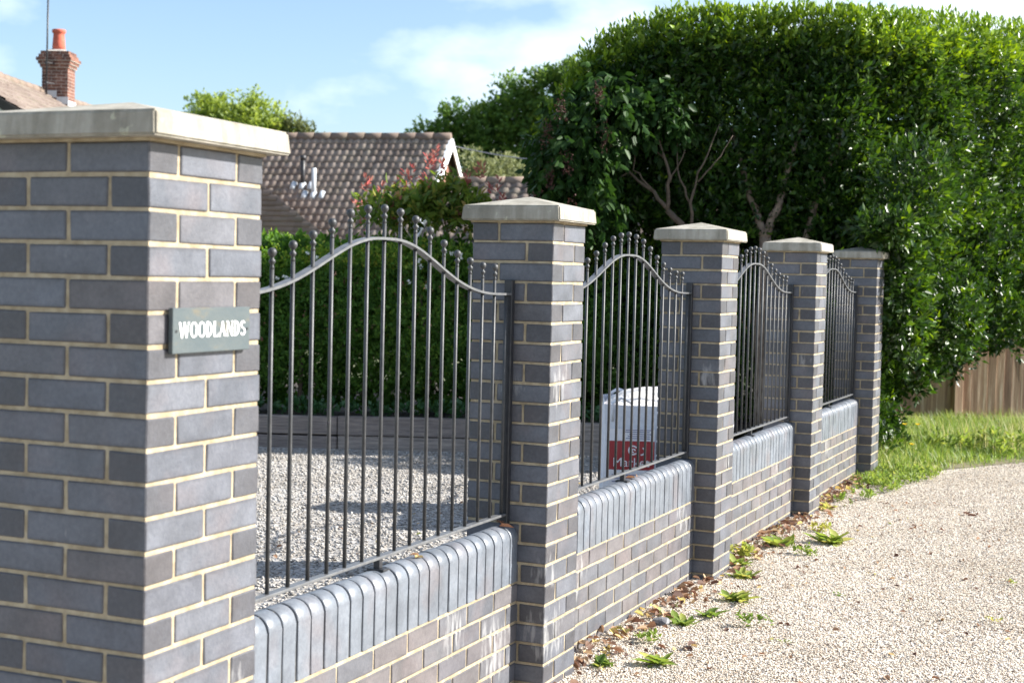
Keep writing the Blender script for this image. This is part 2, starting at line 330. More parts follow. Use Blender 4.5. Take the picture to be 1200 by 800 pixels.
# ------------------------------------------------------------------ setting: ground sheets
def sheet(name, pts, z, m):
    bm = bmesh.new(); bm.faces.new([bm.verts.new((x, y, z)) for x, y in pts]); me = to_mesh(bm, name)
    return tag(mesh_obj(name, me, m), kind='structure')
sheet('ground', [(-600, -600), (600, -600), (600, 600), (-600, 600)], -.03, M_field)
sheet('gravel_road', [(-.2, -12), (9, -12), (9, 13.5), (2.2, 12.4), (1.0, 11.6), (.2, 10.2), (-.15, 9.4), (-.2, 9.0)], 0.0, M_gravel)
sheet('gravel_drive', [(-9.5, -12), (-.2005, -12), (-.2005, 10.35), (-1, 10.1), (-9.5, 6.7)], -.004, M_drive)
sheet('grass_verge', [(-.5, 9.3), (-.1, 8.9), (.25, 9.9), (1.05, 11.3), (2.3, 12.1), (9, 13.2), (9, 30), (-.5, 30)], .006, M_vergesoil)

def pebbles(name, region, n, smin, smax, m, z0=0.0):
    x, y = region(n); n = len(x)
    o = np.array([[1, 0, 0], [-1, 0, 0], [0, 1, 0], [0, -1, 0], [0, 0, 1], [0, 0, -1]], float)
    s = smin+(smax-smin)*rng.random(n)**2
    sc = np.stack([s*(.8+.7*rng.random(n)), s*(.7+.4*rng.random(n)), s*(.45+.35*rng.random(n))], 1)*.5
    V = o[None]*sc[:, None, :]+rng.normal(0, .12, (n, 6, 3))*s[:, None, None]*.5
    a = rng.random(n)*6.283; ca, sa = np.cos(a)[:, None], np.sin(a)[:, None]
    V = np.stack([V[..., 0]*ca-V[..., 1]*sa, V[..., 0]*sa+V[..., 1]*ca, V[..., 2]], -1)
    V += np.stack([x, y, z0+sc[:, 2]*.7*rng.random(n)], 1)[:, None, :]
    f = np.array([[0, 2, 4], [2, 1, 4], [1, 3, 4], [3, 0, 4], [2, 0, 5], [1, 2, 5], [3, 1, 5], [0, 3, 5]])
    F = (f[None]+np.arange(n)[:, None, None]*6).reshape(-1, 3)
    return tag(mesh_obj(name, np_mesh(name, V.reshape(-1, 3), F, 3, np.repeat(rng.random(n), 6)), m))
def road_reg(n):
    y = 1.8+10.5*rng.random(n)**1.25; xm = 2.15-.055*(y+2.6); x = -.15+(xm+.15)*rng.random(n)
    k = (y < 8.6+2.9*np.clip(x, 0, 1)+rng.normal(0, .12, n)); return x[k], y[k]
tag(pebbles('road_pebbles', road_reg, 170000, .005, .0125, M_pebble, .001), 'loose pale pebbles of the sunny gravel road beside the wall', 'gravel', kind='stuff')
def drive_reg(n):
    y = 2.5+7.8*rng.random(n); x = -6.5+6.2*rng.random(n)
    k = (y < 9.02+.4*(x+3.52)); return x[k], y[k]
tag(pebbles('drive_pebbles', drive_reg, 60000, .012, .03, M_dpebble, -.002), 'coarse grey pebbles of the drive behind the railings', 'gravel', kind='stuff')

# ------------------------------------------------------------------ brick pillars
def brick_me(lx, ly, lz, seed):
    rnd = random.Random(seed); bm = bmesh.new(); vs = box(bm, -lx/2, lx/2, -ly/2, ly/2, -lz/2, lz/2)
    for v in vs: v.co += Vector([rnd.uniform(-.0012, .0012) for _ in range(3)])
    bevel(bm, .0028); return to_mesh(bm, 'brick')
FULL = {m.name: [brick_me(.215, .1025, .065, s) for s in range(5)] for m in (M_brick, M_wallbrick)}
for m in (M_brick, M_wallbrick):
    for me in FULL[m.name]: me.materials.append(m)
def put_brick(parent, x, y, z, rz, m=M_brick, scale=None):
    o = bpy.data.objects.new('brick', random.choice(FULL[m.name])); link(o, parent)
    o.location = (x, y, z+random.uniform(-.001, .001)); o.rotation_euler = (0, random.uniform(-.003, .003), rz+random.uniform(-.006, .006)+(math.pi if random.random() < .5 else 0))
    if scale: o.scale = scale
    return o
def cap_me(wx, o, h, rise, seed):
    bm = bmesh.new(); a = wx/2+o; t = a-.005
    b = [bm.verts.new((sx*a, sy*a, 0)) for sx, sy in ((-1, -1), (1, -1), (1, 1), (-1, 1))]
    u = [bm.verts.new((sx*t, sy*t, h)) for sx, sy in ((-1, -1), (1, -1), (1, 1), (-1, 1))]
    ap = bm.verts.new((0, 0, h+rise)); bm.faces.new(b[::-1])
    for i in range(4):
        j = (i+1) % 4; bm.faces.new((b[i], b[j], u[j], u[i])); bm.faces.new((u[i], u[j], ap))
    bmesh.ops.bevel(bm, geom=[e for e in bm.edges if ap not in e.verts], offset=.005, segments=2, affect='EDGES')
    return to_mesh(bm, 'cap')
def pillar(cx, cy, wd, ztop, ncourse, over, rise, label, group, first_full_on_front=True):
    root = empty('brick_pillar', (cx, cy, 0), label, 'pillar', group)
    h = wd/2
    for i in range(ncourse):
        z = ztop-.075*(i+.5); alt = i % 2 == 0
        e = h-.05125; f = h-.1075
        if wd < .4:       # one and a half brick pillar: pinwheel of four
            if alt: q = [(f, -e, 0), (e, f, 1), (-f, e, 0), (-e, -f, 1)]
            else:   q = [(-f, -e, 0), (e, -f, 1), (f, e, 0), (-e, f, 1)]
        else:             # two brick pillar
            if alt: q = [(-f, -e, 0), (f, -e, 0), (-f, e, 0), (f, e, 0), (e, 0, 1), (-e, 0, 1)]
            else:   q = [(e, -f, 1), (e, f, 1), (-e, -f, 1), (-e, f, 1), (0, -e, 0), (0, e, 0)]
        for x, y, r in q: put_brick(root, x, y, z, r*math.pi/2)
    bm = bmesh.new(); k = h-.0035
    box(bm, -k, k, -k, k, ztop-.075*ncourse, ztop-.004)
    box(bm, -h-.006, h+.006, -h-.006, h+.006, ztop-.0035, ztop+.0035)
    mo = mesh_obj('mortar', to_mesh(bm, 'mortar'), M_mortar, root)
    cp = mesh_obj('cap', cap_me(wd, over, .055, rise, 1), M_stone, root, (0, 0, ztop+.004), random.uniform(-.008, .008))
    return root
YS = [0, 2.4505, 4.7876, 7.1247, 9.4619]; X2 = -.041; W2 = .3275
pillar(-.22, .22, .44, GZ, 25, .05, .05, 'wide dark brick gate pillar carrying the house name plate, nearest', None)
labs = ['square dark brick pillar between the first and second railing panels', 'square brick pillar right beside the white bulk bag behind the railings',
        'square brick pillar fourth from the near gate pillar, before the last railing panel', 'farthest square brick pillar, its cap under overhanging evergreen leaves']
for y, lb in zip(YS[1:], labs):
    pillar(X2-W2/2, y+W2/2, W2, GZ-.0744, 25, .036, .042, lb, 'square brick pillars with pyramid caps along the wall')

# ------------------------------------------------------------------ low brick walls with bullnose copings
def coping_me(seed, wy=.0655):
    rnd = random.Random(seed); bm = bmesh.new(); d = .0515; H = .213; r = .048; prof = [(-d, 0), (d, 0)]
    for k in range(9):
        t = math.pi/2*k/8; prof.append((d-r+r*math.cos(t), H-r+r*math.sin(t)))
    for k in range(9):
        t = math.pi/2+math.pi/2*k/8; prof.append((-d+r+r*math.cos(t), H-r+r*math.sin(t)))
    a = [bm.verts.new((x, -wy/2, z)) for x, z in prof]; b = [bm.verts.new((x, wy/2, z)) for x, z in prof]
    bm.faces.new(a); bm.faces.new(b[::-1])
    for i in range(len(prof)):
        j = (i+1) % len(prof); f = bm.faces.new((a[j], a[i], b[i], b[j])); f.smooth = 1 < i < len(prof)-1
    ed = [e for e in bm.edges if abs(e.verts[0].co.y-e.verts[1].co.y) < 1e-5]
    bmesh.ops.bevel(bm, geom=ed, offset=.0028, segments=1, affect='EDGES')
    bmesh.ops.recalc_face_normals(bm, faces=bm.faces)
    me = to_mesh(bm, 'coping_brick'); me.materials.append(M_coping); return me
COP = coping_me(1)
XC = X2-W2/2                                        # centre line of wall and railings
def low_wall(y0, y1, label):
    root = empty('brick_wall', (XC, (y0+y1)/2, 0), label, 'wall', 'low brick walls between the pillars')
    L = y1-y0; zc = GZ-1.416; yo = -(y1-y0)/2
    n = round(L/.0738); s = L/n
    for i in range(n):
        o = bpy.data.objects.new('coping_brick', COP); link(o, root)
        o.location = (random.uniform(-.0012, .0012), yo+(i+.5)*s, zc+random.uniform(-.0012, .0012)); o.rotation_euler = (random.uniform(-.004, .004), 0, random.uniform(-.006, .006)); o.scale = (1, s/.0738*1.0, 1)
    for c in range(6):
        z = zc-.01-.0325-.075*c; off = .1125*(c % 2); y = off-.225
        while y < L-.03:
            a, b = max(y, 0)+(.0 if y > 0 else 0), min(y+.215, L)
            if b-a > .03: put_brick(root, 0, yo+(a+b)/2, z, math.pi/2, M_wallbrick, ((b-a)/.215, 1, 1))
            y += .225
    bm = bmesh.new(); box(bm, -.048, .048, yo, -yo, zc-.01-.075*6+.01, zc-.001)
    mesh_obj('mortar', to_mesh(bm, 'mortar'), M_mortar, root)
    bm = bmesh.new(); box(bm, -.046, .046, yo, -yo, zc, zc+.165); box(bm, -.02, .02, yo, -yo, zc+.1655, zc+.207)
    mesh_obj('joint_filler', to_mesh(bm, 'joint_filler'), M_mortar_thin, root)
gaps = [(.44, YS[1])]+[(YS[i]+W2, YS[i+1]) for i in (1, 2, 3)]
for (a, b), lb in zip(gaps, ['nearest low brick wall with bullnose coping, beside the name plate pillar', 'second low brick wall with bullnose coping, in front of the white bulk bag',
                             'third low brick wall with bullnose coping, weeds and leaves at its foot', 'farthest low brick wall with bullnose coping, ending at the grass']):
    low_wall(a, b, lb)

# ------------------------------------------------------------------ railing panels
PX = [0, .106, .212, .318, .424, .53, .636, .742, .848, 1.0]
RZ = [-.166, -.170, -.190, -.224, -.262, -.296, -.320, -.334, -.339, -.340]
FZ = [-.076, -.083, -.101, -.133, -.172, -.204, -.227, -.241, -.246]
def rail_z(d):
    d = abs(d); i = min(int(d/.106), 8); x0, x1 = PX[i], PX[i+1]; t = min((d-x0)/(x1-x0), 1)
    p = lambda k: RZ[max(0, min(9, abs(k)))]
    a, b, c, e = p(i-1), p(i), p(i+1), p(i+2)
    return GZ+.5*(2*b+(c-a)*t+(2*a-5*b+4*c-e)*t*t+(3*b-a-3*c+e)*t**3)
bm = bmesh.new(); prof = [(.0062, -.046), (.0062, -.040), (.0048, -.036), (.0052, -.032), (.0086, -.028), (.0096, -.0245), (.0086, -.021), (.0048, -.0175), (.0050, -.013), (.0075, -.0105)]
for k in range(1, 9):
    t = -math.pi/2+.55+(math.pi-.55)*k/8; prof.append((max(.0125*math.cos(t), .0006), .0125*math.sin(t)))
lathe(bm, prof, 12); FIN = to_mesh(bm, 'finial', True); FIN.materials.append(M_iron)
BARS = {}
def bar_me(k):
    if k not in BARS:
        bm = bmesh.new(); top = GZ+FZ[k]-.045 if k < 9 else rail_z(.954)-.006
        z0 = GZ-1.166; tube(bm, [(0, 0, z0), (0, 0, (z0+top)/2), (0, 0, top)], .006, 10); BARS[k] = to_mesh(bm, 'bar', True); BARS[k].materials.append(M_iron)
    return BARS[k]
def railing(y0, y1, label):
    L = (y1-y0)/2; root = empty('railing_panel', (XC, (y0+y1)/2, GZ-1.205), label, 'railing', 'arched iron railing panels between the pillars')
    zr = -(GZ-1.205); sp = .106*(L/1.005)
    for k in range(-9, 10):
        b = mesh_obj('bar', bar_me(abs(k)), None, root, (0, k*sp, zr))
        if abs(k) < 9: mesh_obj('finial', FIN, None, b, (0, 0, GZ+FZ[abs(k)]), 0)
    bm = bmesh.new(); N = 64; rows = []
    for i in range(N+1):
        y = -L+.02+(2*L-.04)*i/N; z = rail_z(y/sp*.106)+zr; rows.append([bm.verts.new((x, y, z+dz)) for x, dz in ((-.014, -.008), (.014, -.008), (.014, 0), (-.014, 0))])
    for r0, r1 in zip(rows, rows[1:]):
        for k in range(4): bm.faces.new((r0[k], r0[(k+1) % 4], r1[(k+1) % 4], r1[k]))
    bm.faces.new(rows[0]); bm.faces.new(rows[-1][::-1]); bmesh.ops.recalc_face_normals(bm, faces=bm.faces)
    bm.edges.ensure_lookup_table()
    mesh_obj('top_rail', to_mesh(bm, 'top_rail'), M_rail, root)
    bm = bmesh.new(); box(bm, -.014, .014, -L+.035, L-.035, zr+GZ-1.170, zr+GZ-1.161); bevel(bm, .0015); mesh_obj('bottom_rail', to_mesh(bm, 'bottom_rail'), M_rail, root)
    for s in (-1, 1):
        bm = bmesh.new(); box(bm, -.016, .016, -.014, .014, .003, zr+GZ-.292); bevel(bm, .002)
        mesh_obj('post', to_mesh(bm, 'post'), M_blackpost, root, (0, s*(L-.0185), 0))
        bm = bmesh.new()
        for z in (.25, .62): lathe(bm, [(.006, z-.004), (.006, z+.004)], 6, (.0, 0))
        bm.free()
    bm = bmesh.new(); box(bm, -.011, .011, -.011, .011, .006, zr+GZ-1.171); box(bm, -.03, .03, -.02, .02, -.001, .006); bevel(bm, .0015)
    mesh_obj('foot', to_mesh(bm, 'foot'), M_blackpost, root)
for (a, b), lb in zip(gaps, ['nearest arched grey iron railing panel with ball finials, beside the gate pillar', 'second arched iron railing panel, in front of the white bulk bag',
                             'third arched iron railing panel, between the third and fourth pillars', 'farthest arched iron railing panel, under the evergreen tree']):
    railing(a, b, lb)

# ------------------------------------------------------------------ slate house sign: WOODLANDS
sg = empty('slate_sign', (0.004, .2185, GZ-.4655), 'slate plate reading WOODLANDS in white letters on the gate pillar', 'sign')
bm = bmesh.new(); box(bm, 0, .012, -.1515, .1515, 0, .1015); bevel(bm, .0012); mesh_obj('plate', to_mesh(bm, 'plate'), M_slate, sg)
bm = bmesh.new()
for y in (-.139, .139):
    c = [bm.verts.new((.0135, y+.0035*math.cos(t), .05+.0035*math.sin(t))) for t in [2*math.pi*k/8 for k in range(8)]]; bm.faces.new(c)
mesh_obj('screw', to_mesh(bm, 'screw'), M_blackpost, sg)
def glyph(ch):
    """strokes: list of polygons in a unit box, flared serif face; returns (polys, advance)"""
    P = []
    def st(x0, y0, x1, y1, w0, w1=None):
        w1 = w0 if w1 is None else w1; P.append([(x0-w0/2, y0), (x0+w0/2, y0), (x1+w1/2, y1), (x1-w1/2, y1)])
    def serif(x, y, w=.20, d=1):
        P.append([(x-w/2, y), (x+w/2, y), (x+w/4, y+.055*d), (x-w/4, y+.055*d)])
    def arc(cx, cy, rx, ry, t0, t1, wthick, wthin, n=16):
        for k in range(n):
            q = []
            for t, s in ((t0+(t1-t0)*k/n, 1), (t0+(t1-t0)*(k+1)/n, 1), (t0+(t1-t0)*(k+1)/n, -1), (t0+(t1-t0)*k/n, -1)):
                ww = wthin+(wthick-wthin)*abs(math.cos(t)); q.append((cx+(rx+s*ww/2)*math.cos(t), cy+(ry+s*ww*.5)*math.sin(t)))
            P.append(q)
    T, t = .15, .065
    if ch == 'W':
        st(.30, 0, .10, 1, T*.8, T); st(.30, 0, .50, 1, t, t); st(.70, 0, .50, 1, T*.8, T); st(.70, 0, .90, 1, t, t); [serif(x, 1, .22, -1) for x in (.10, .5, .9)]; return P, 1.0
    if ch == 'O': arc(.36, .5, .27, .465, 0, 2*math.pi, T, t, 28); return P, .72
    if ch == 'D': st(.14, 0, .14, 1, T); serif(.14, 0, .26); serif(.14, 1, .26, -1); arc(.16, .5, .36, .46, -math.pi/2, math.pi/2, T, t, 16); return P, .66
    if ch == 'L': st(.14, 0, .14, 1, T); serif(.14, 1, .28, -1); P.append([(.05, 0), (.52, 0), (.52, .09), (.05, .09)]); P.append([(.44, 0), (.52, 0), (.54, .24), (.50, .24)]); return P, .55
    if ch == 'A': st(.08, 0, .34, 1, t, t); st(.60, 0, .34, 1, T, T*.8); P.append([(.17, .32), (.52, .32), (.52, .40), (.19, .40)]); serif(.08, 0, .2); serif(.6, 0, .26); return P, .68
    if ch == 'N': st(.12, 0, .12, 1, t); st(.60, 0, .12, 1, T); st(.60, 0, .60, 1, t); serif(.12, 0, .22); serif(.12, 1, .24, -1); serif(.6, 1, .22, -1); return P, .72
    if ch == 'S':
        arc(.26, .74, .17, .215, .35, math.pi*1.5, T*.8, t, 14); arc(.26, .27, .19, .225, -math.pi+.4, math.pi/2, T*.85, t, 14); return P, .50
def text_me(word, width, height, x):
    polys = []; adv = 0
    for ch in word:
        p, a = glyph(ch); polys += [[(u+adv, v) for u, v in q] for q in p]; adv += a+.015
    bm = bmesh.new(); sx = width/adv
    for i, q in enumerate(polys):
        try: bm.faces.new([bm.verts.new((x+i*2e-6, u*sx-width/2, v*height)) for u, v in q])
        except ValueError: pass
    bmesh.ops.recalc_face_normals(bm, faces=bm.faces); return to_mesh(bm, 'lettering')
mesh_obj('lettering', text_me('WOODLANDS', .262, .035, .0131), M_letter, sg, (0, 0, .0345))

# ------------------------------------------------------------------ white bulk bag behind second panel
A0 = Vector((-1.06, 5.92, 0)); B0 = Vector((-.335, 6.20, 0)); ex = (B0-A0).normalized(); ey = Vector((-ex.y, ex.x, 0)); bw = (B0-A0).length; bh = .775
ang = math.atan2(ex.y, ex.x)
bag = empty('bulk_bag', A0+(B0-A0)/2+ey*.36, 'white woven bulk bag with red printed panel, standing behind the second wall', 'bag', None, ang)
bm = bmesh.new(); N = 12; rings = []
for iz in range(9):
    z = bh*iz/8; bul = .018*math.sin(math.pi*iz/8); ring = []
    for side in range(4):
        for k in range(N):
            t = k/N; a = .5*bw+bul*math.sin(math.pi*t); u = (-.5+t)*bw
            x, y = [(u, -a), (a, u), (-u, a), (-a, -u)][side]
            if 0 < iz: x += mnoise.noise(Vector((x*6, y*6, z*5)))*.012; y += mnoise.noise(Vector((y*6, z*6, x*5+3)))*.012
            if side == 0: y = max(y, -a-.002)
            ring.append(bm.verts.new((x, y, z+(.02*mnoise.noise(Vector((x*4, y*4, 1))) if iz == 8 else 0))))
    rings.append(ring)
for r0, r1 in zip(rings, rings[1:]):
    for k in range(len(r0)): bm.faces.new((r0[k], r0[(k+1) % len(r0)], r1[(k+1) % len(r0)], r1[k]))
bm.faces.new(rings[0][::-1])
mesh_obj('bag_body', to_mesh(bm, 'bag_body', True), M_bag, bag)
bm = bmesh.new(); n = 14; g = []
for i in range(n+1):
    g.append([])
    for j in range(n+1):
        u, v = i/n*2-1, j/n*2-1; r = max(abs(u), abs(v)); z = bh-.03+.115*(1-r**2.2)+.03*mnoise.noise(Vector((u*3, v*3, 5)))
        g[-1].append(bm.verts.new((u*bw*.495, v*bw*.495, z)))
for i in range(n):
    for j in range(n): bm.faces.new((g[i][j], g[i+1][j], g[i+1][j+1], g[i][j+1]))
mesh_obj('bag_contents', to_mesh(bm, 'bag_contents', True), M_bagfill, bag)
bm = bmesh.new(); yf = -bw/2-.024
def quadf(bm, x0, x1, z0, z1, y): bm.faces.new([bm.verts.new(p) for p in ((x0, y, z0), (x1, y, z0), (x1, y, z1), (x0, y, z1))])
quadf(bm, -.365, -.085, .385, .56, yf); mesh_obj('red_panel', to_mesh(bm, 'red_panel'), M_red, bag)
bm = bmesh.new(); quadf(bm, -.365, -.085, .562, .635, yf); mesh_obj('white_panel', to_mesh(bm, 'white_panel'), M_print, bag)
bm = bmesh.new(); quadf(bm, -.365, -.085, .24, .383, yf); mesh_obj('white_panel', to_mesh(bm, 'white_panel'), M_print, bag)
bm = bmesh.new()
for z in (.575, .588, .601, .614, .626): quadf(bm, -.26+random.uniform(-.02, .02), -.10+random.uniform(-.02, 0), z, z+.005, yf-.002)
for z in (.35, .33, .31, .29): quadf(bm, -.34, -.12+random.uniform(-.05, 0), z, z+.006, yf-.002)
mesh_obj('small_print', to_mesh(bm, 'small_print'), M_blueprint, bag)
def font_me(txt, size, name):
    cu = bpy.data.curves.new(name, 'FONT'); cu.body = txt; cu.size = size; cu.align_x = 'CENTER'; cu.offset = .0
    o = bpy.data.objects.new(name, cu); C.objects.link(o); dg = bpy.context.evaluated_depsgraph_get(); me = bpy.data.meshes.new_from_object(o.evaluated_get(dg))
    bpy.data.objects.remove(o); me.name = name; return me
tme = font_me('Market', .078, 'wordmark'); tme.transform(Matrix.Rotation(math.pi/2, 4, 'X'))
mesh_obj('wordmark', tme, M_print, bag, (-.225, yf-.002, .405))
bm = bmesh.new()
def arcband(bm, cx, cz, r, w, t0, t1, y, n=18):
    for k in range(n):
        q = []
        for t, s in ((t0+(t1-t0)*k/n, 1), (t0+(t1-t0)*(k+1)/n, 1), (t0+(t1-t0)*(k+1)/n, -1), (t0+(t1-t0)*k/n, -1)): q.append(bm.verts.new((cx+(r+s*w/2)*math.cos(t), y, cz+(r+s*w/2)*math.sin(t))))
        bm.faces.new(q)
arcband(bm, -.215, .505, .026, .009, .6, 5.6, yf-.002); arcband(bm, -.212, .502, .010, .008, 0, 5, yf-.0025, 10); arcband(bm, -.165, .50, .022, .009, -1.7, 1.2, yf-.002, 10)
mesh_obj('emblem', to_mesh(bm, 'emblem'), M_print, bag)
for sx, sy in ((-1, -1), (1, -1), (1, 1), (-1, 1)):
    bm = bmesh.new(); x, y = sx*bw*.44, sy*bw*.49
    tube(bm, [(x, y, bh-.1), (x, y, bh+.01), (x-sx*.05, y-sy*.02, bh+.045), (x-sx*.11, y, bh+.02)], .012, 6); mesh_obj('handle', to_mesh(bm, 'handle', True), M_bag, bag)

# ------------------------------------------------------------------ raised bed of timber sleepers
bdir = Vector((1, .395, 0)).normalized(); bn = Vector((-bdir.y, bdir.x, 0)); bo = Vector((-9.0, 9.09+.395*(-9+3.52), 0)); bang = math.atan2(bdir.y, bdir.x)
bed = empty('raised_bed_edging', bo, 'weathered timber sleeper edging of the planted bed behind the drive', 'edging', None, bang)
for row, (z0, z1, dy) in enumerate(((-.01, .115, .0), (.118, .285, .012))):
    x = -.6*row
    while x < 7.7:
        L = random.choice((1.2, 1.8, 2.1)); bm = bmesh.new(); vs = box(bm, 0, L-.008, 0, .1, z0, z1-random.uniform(0, .012))
        for v in vs: v.co += Vector((0, random.uniform(-.006, .006), random.uniform(-.003, .003)))
        bevel(bm, .006); mesh_obj('sleeper', to_mesh(bm, 'sleeper'), M_sleeper, bed, (x, dy+random.uniform(-.008, .008), 0)); x += L
q = [bo+bn*.1, bo+bdir*9.6+bn*.1, bo+bdir*9.6+bn*5, bo+bn*5]
bm = bmesh.new(); g = [[bm.verts.new(bo+bdir*(9.6*i/40)+bn*(.09+5*j/12)+Vector((0, 0, .24+.03*mnoise.noise(Vector((i*.7, j*.9, 0)))))) for j in range(13)] for i in range(41)]
for i in range(40):
    for j in range(12): bm.faces.new((g[i][j], g[i+1][j], g[i+1][j+1], g[i][j+1]))
tag(mesh_obj('planting_bed', to_mesh(bm, 'planting_bed', True), M_soil), kind='structure')

# ------------------------------------------------------------------ foliage things
def limb_tube(root, name, pts, r0, r1, m, sides=8):
    bm = bmesh.new(); n = len(pts); P = []
    for i in range(n-1):
        for k in range(4):
            t = k/4; a, b = Vector(pts[i]), Vector(pts[i+1]); P.append(a.lerp(b, t)+Vector([random.uniform(-1, 1)*.012 for _ in range(3)]))
    P.append(Vector(pts[-1])); rr = [r0+(r1-r0)*i/(len(P)-1) for i in range(len(P))]
    tube(bm, P, rr, sides); return mesh_obj(name, to_mesh(bm, name, True), m, root)
def rel(root, pts): return [tuple(Vector(p)-root.location) for p in pts]
def add_leaves(name, root, parts, m, six=False, fold=.25, droop=0, kind='stuff'):
    P, D, N, L, W, T = [np.concatenate([p[i] for p in parts]) for i in range(6)]
    P = P-np.array(root.location) if root is not None else P
    return tag(mesh_obj(name, leaves_mesh(name, P, D, N, L, W, T, fold, six, droop), m, root), kind=kind)

# big clipped evergreen: closed prism, faces sampled with leaves
def hz_top(x, y): return 3.74+.09*np.clip(y-10.5, 0, 4)*np.clip((x+1.5)/1.5, 0, 1)-.06*np.clip(y-10, 0, 4)*np.clip(-(x+.9), 0, 1)-np.clip(-(x+1.95), 0, 3)*.38-np.clip(-(x+2.6), 0, 3)*1.0
TOPP = [(-3.0, 9.65), (-.45, 10.5), (.28, 11.6), (1.15, 14.3), (-.8, 15.6), (-3.6, 12.2)]
def sample_poly_face(p0, p1, z0f, z1f, n, nx):
    t = rng.random(n); v = rng.random(n); x = p0[0]+(p1[0]-p0[0])*t; y = p0[1]+(p1[1]-p0[1])*t
    z0, z1 = z0f(t), z1f(x, y); z = z0+(z1-z0)*v
    return np.stack([x, y, z], 1), np.tile(np.array([nx[0], nx[1], .1]), (n, 1)), v
def face_n(p0, p1): d = np.array([p1[0]-p0[0], p1[1]-p0[1]]); d /= np.linalg.norm(d); return (d[1], -d[0])
hd = empty('evergreen_tree', (-1.25, 10.6, .24), 'huge dark clipped evergreen towering over the far railings, sunlit on its right side', 'tree')
parts = []
def displaced(P, O, amp, depth, s=1.4):
    q = noise3(P, s, 3)[:, None]*amp+noise3(P, s*3.1, 9)[:, None]*amp*.45
    return P+O*(q-depth*rng.random((len(P), 1))**1.6)
f01 = face_n(TOPP[0], TOPP[1]); f12 = face_n(TOPP[1], TOPP[2]); f23 = face_n(TOPP[2], TOPP[3]); f50 = face_n(TOPP[5], TOPP[0])
P, O, v = sample_poly_face(TOPP[0], TOPP[1], lambda t: 2.1-.4*t*t+.0*t, hz_top, 7200, f01); parts.append((displaced(P, O, .13, .5), O, v))
P, O, v = sample_poly_face((-.75, 10.35), TOPP[2], lambda t: .95-.15*t, hz_top, 4200, f12); parts.append((displaced(P, O, .2, .5), O, v))
P, O, v = sample_poly_face(TOPP[1], TOPP[2], lambda t: .95+.0*t, hz_top, 3200, f12); parts.append((displaced(P, O, .2, .4), O, v))
P, O, v = sample_poly_face(TOPP[2], TOPP[3], lambda t: .9+.3*t, hz_top, 7200, f23); parts.append((displaced(P, O, .22, .45), O, v))
P, O, v = sample_poly_face(TOPP[5], TOPP[0], lambda t: 1.6+0*t, hz_top, 1500, f50); parts.append((displaced(P, O, .22, .45), O, v))
# top
n = 9000; tx = -3.3+4.5*rng.random(n); ty = 9.6+5.6*rng.random(n)
def inpoly(x, y, poly):
    c = np.zeros(len(x), bool); j = len(poly)-1
    for i in range(len(poly)):
        xi, yi = poly[i]; xj, yj = poly[j]
        c ^= ((yi > y) != (yj > y)) & (x < (xj-xi)*(y-yi)/(yj-yi+1e-12)+xi); j = i
    return c
k = inpoly(tx, ty, TOPP); tx, ty = tx[k], ty[k]
k = (ty < 11.6+.4*(tx+2)) | (rng.random(len(tx)) < .45); tx, ty = tx[k], ty[k]
P = np.stack([tx, ty, hz_top(tx, ty)], 1); O = np.tile([0., 0., 1.], (len(P), 1)); parts.append((displaced(P, O, .12, .35), O, np.ones(len(P))))
# dark mass behind and below the clipped front, down to the bed
n = 7500; bx = -3.3+3.1*rng.random(n); by = 10.9+.40*(bx+1.2)+1.0*rng.random(n)**1.5; bz = .25+2.6*rng.random(n)
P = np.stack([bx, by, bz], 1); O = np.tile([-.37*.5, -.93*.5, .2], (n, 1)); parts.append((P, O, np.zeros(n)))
# shrubby foot near the farthest pillar
n = 1500; a = rng.random(n)
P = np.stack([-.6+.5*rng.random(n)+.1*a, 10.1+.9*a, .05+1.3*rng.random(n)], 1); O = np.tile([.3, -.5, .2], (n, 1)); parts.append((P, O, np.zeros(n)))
# sprigs leaning over the pillar cap and towards the grass
for c, rad, n in (((-.02, 9.62, 1.99), (.24, .28, .12), 240), ((.08, 9.95, 1.6), (.16, .25, .5), 320), ((.12, 10.2, 2.3), (.35, .45, .5), 480), ((.05, 10.3, 1.35), (.25, .3, .6), 420), ((.0, 11.0, .85), (.28, .35, .3), 300), ((.25, 11.6, .95), (.28, .35, .25), 300), ((.3, 11.0, 1.25), (.35, .4, .35), 420), ((.7, 12.3, 1.2), (.4, .5, .3), 380), ((.95, 13.2, 1.45), (.3, .5, .3), 300)):
    d = nrm(rng.normal(0, 1, (n, 3))); P = np.array(c)+d*np.array(rad)*(.5+.5*rng.random((n, 1))); parts.append((P, d, np.full(n, .3)))
lf = []
for P, O, v in parts:
    lit = np.where((O[:, 0] > .5) & (P[:, 0] > -.5), .14, 0); lum = rng.random(len(P))**1.6*.55+.22*(noise3(P, 1.1, 20)*.5+.5)+np.where(v > .92, .42, 0)+lit  # leaves at top and on sunny side tinted lighter: new growth plus painted sunlight
    lf.append(twig_leaves(P, O, 6, .12, .070, .031, .55, lum))
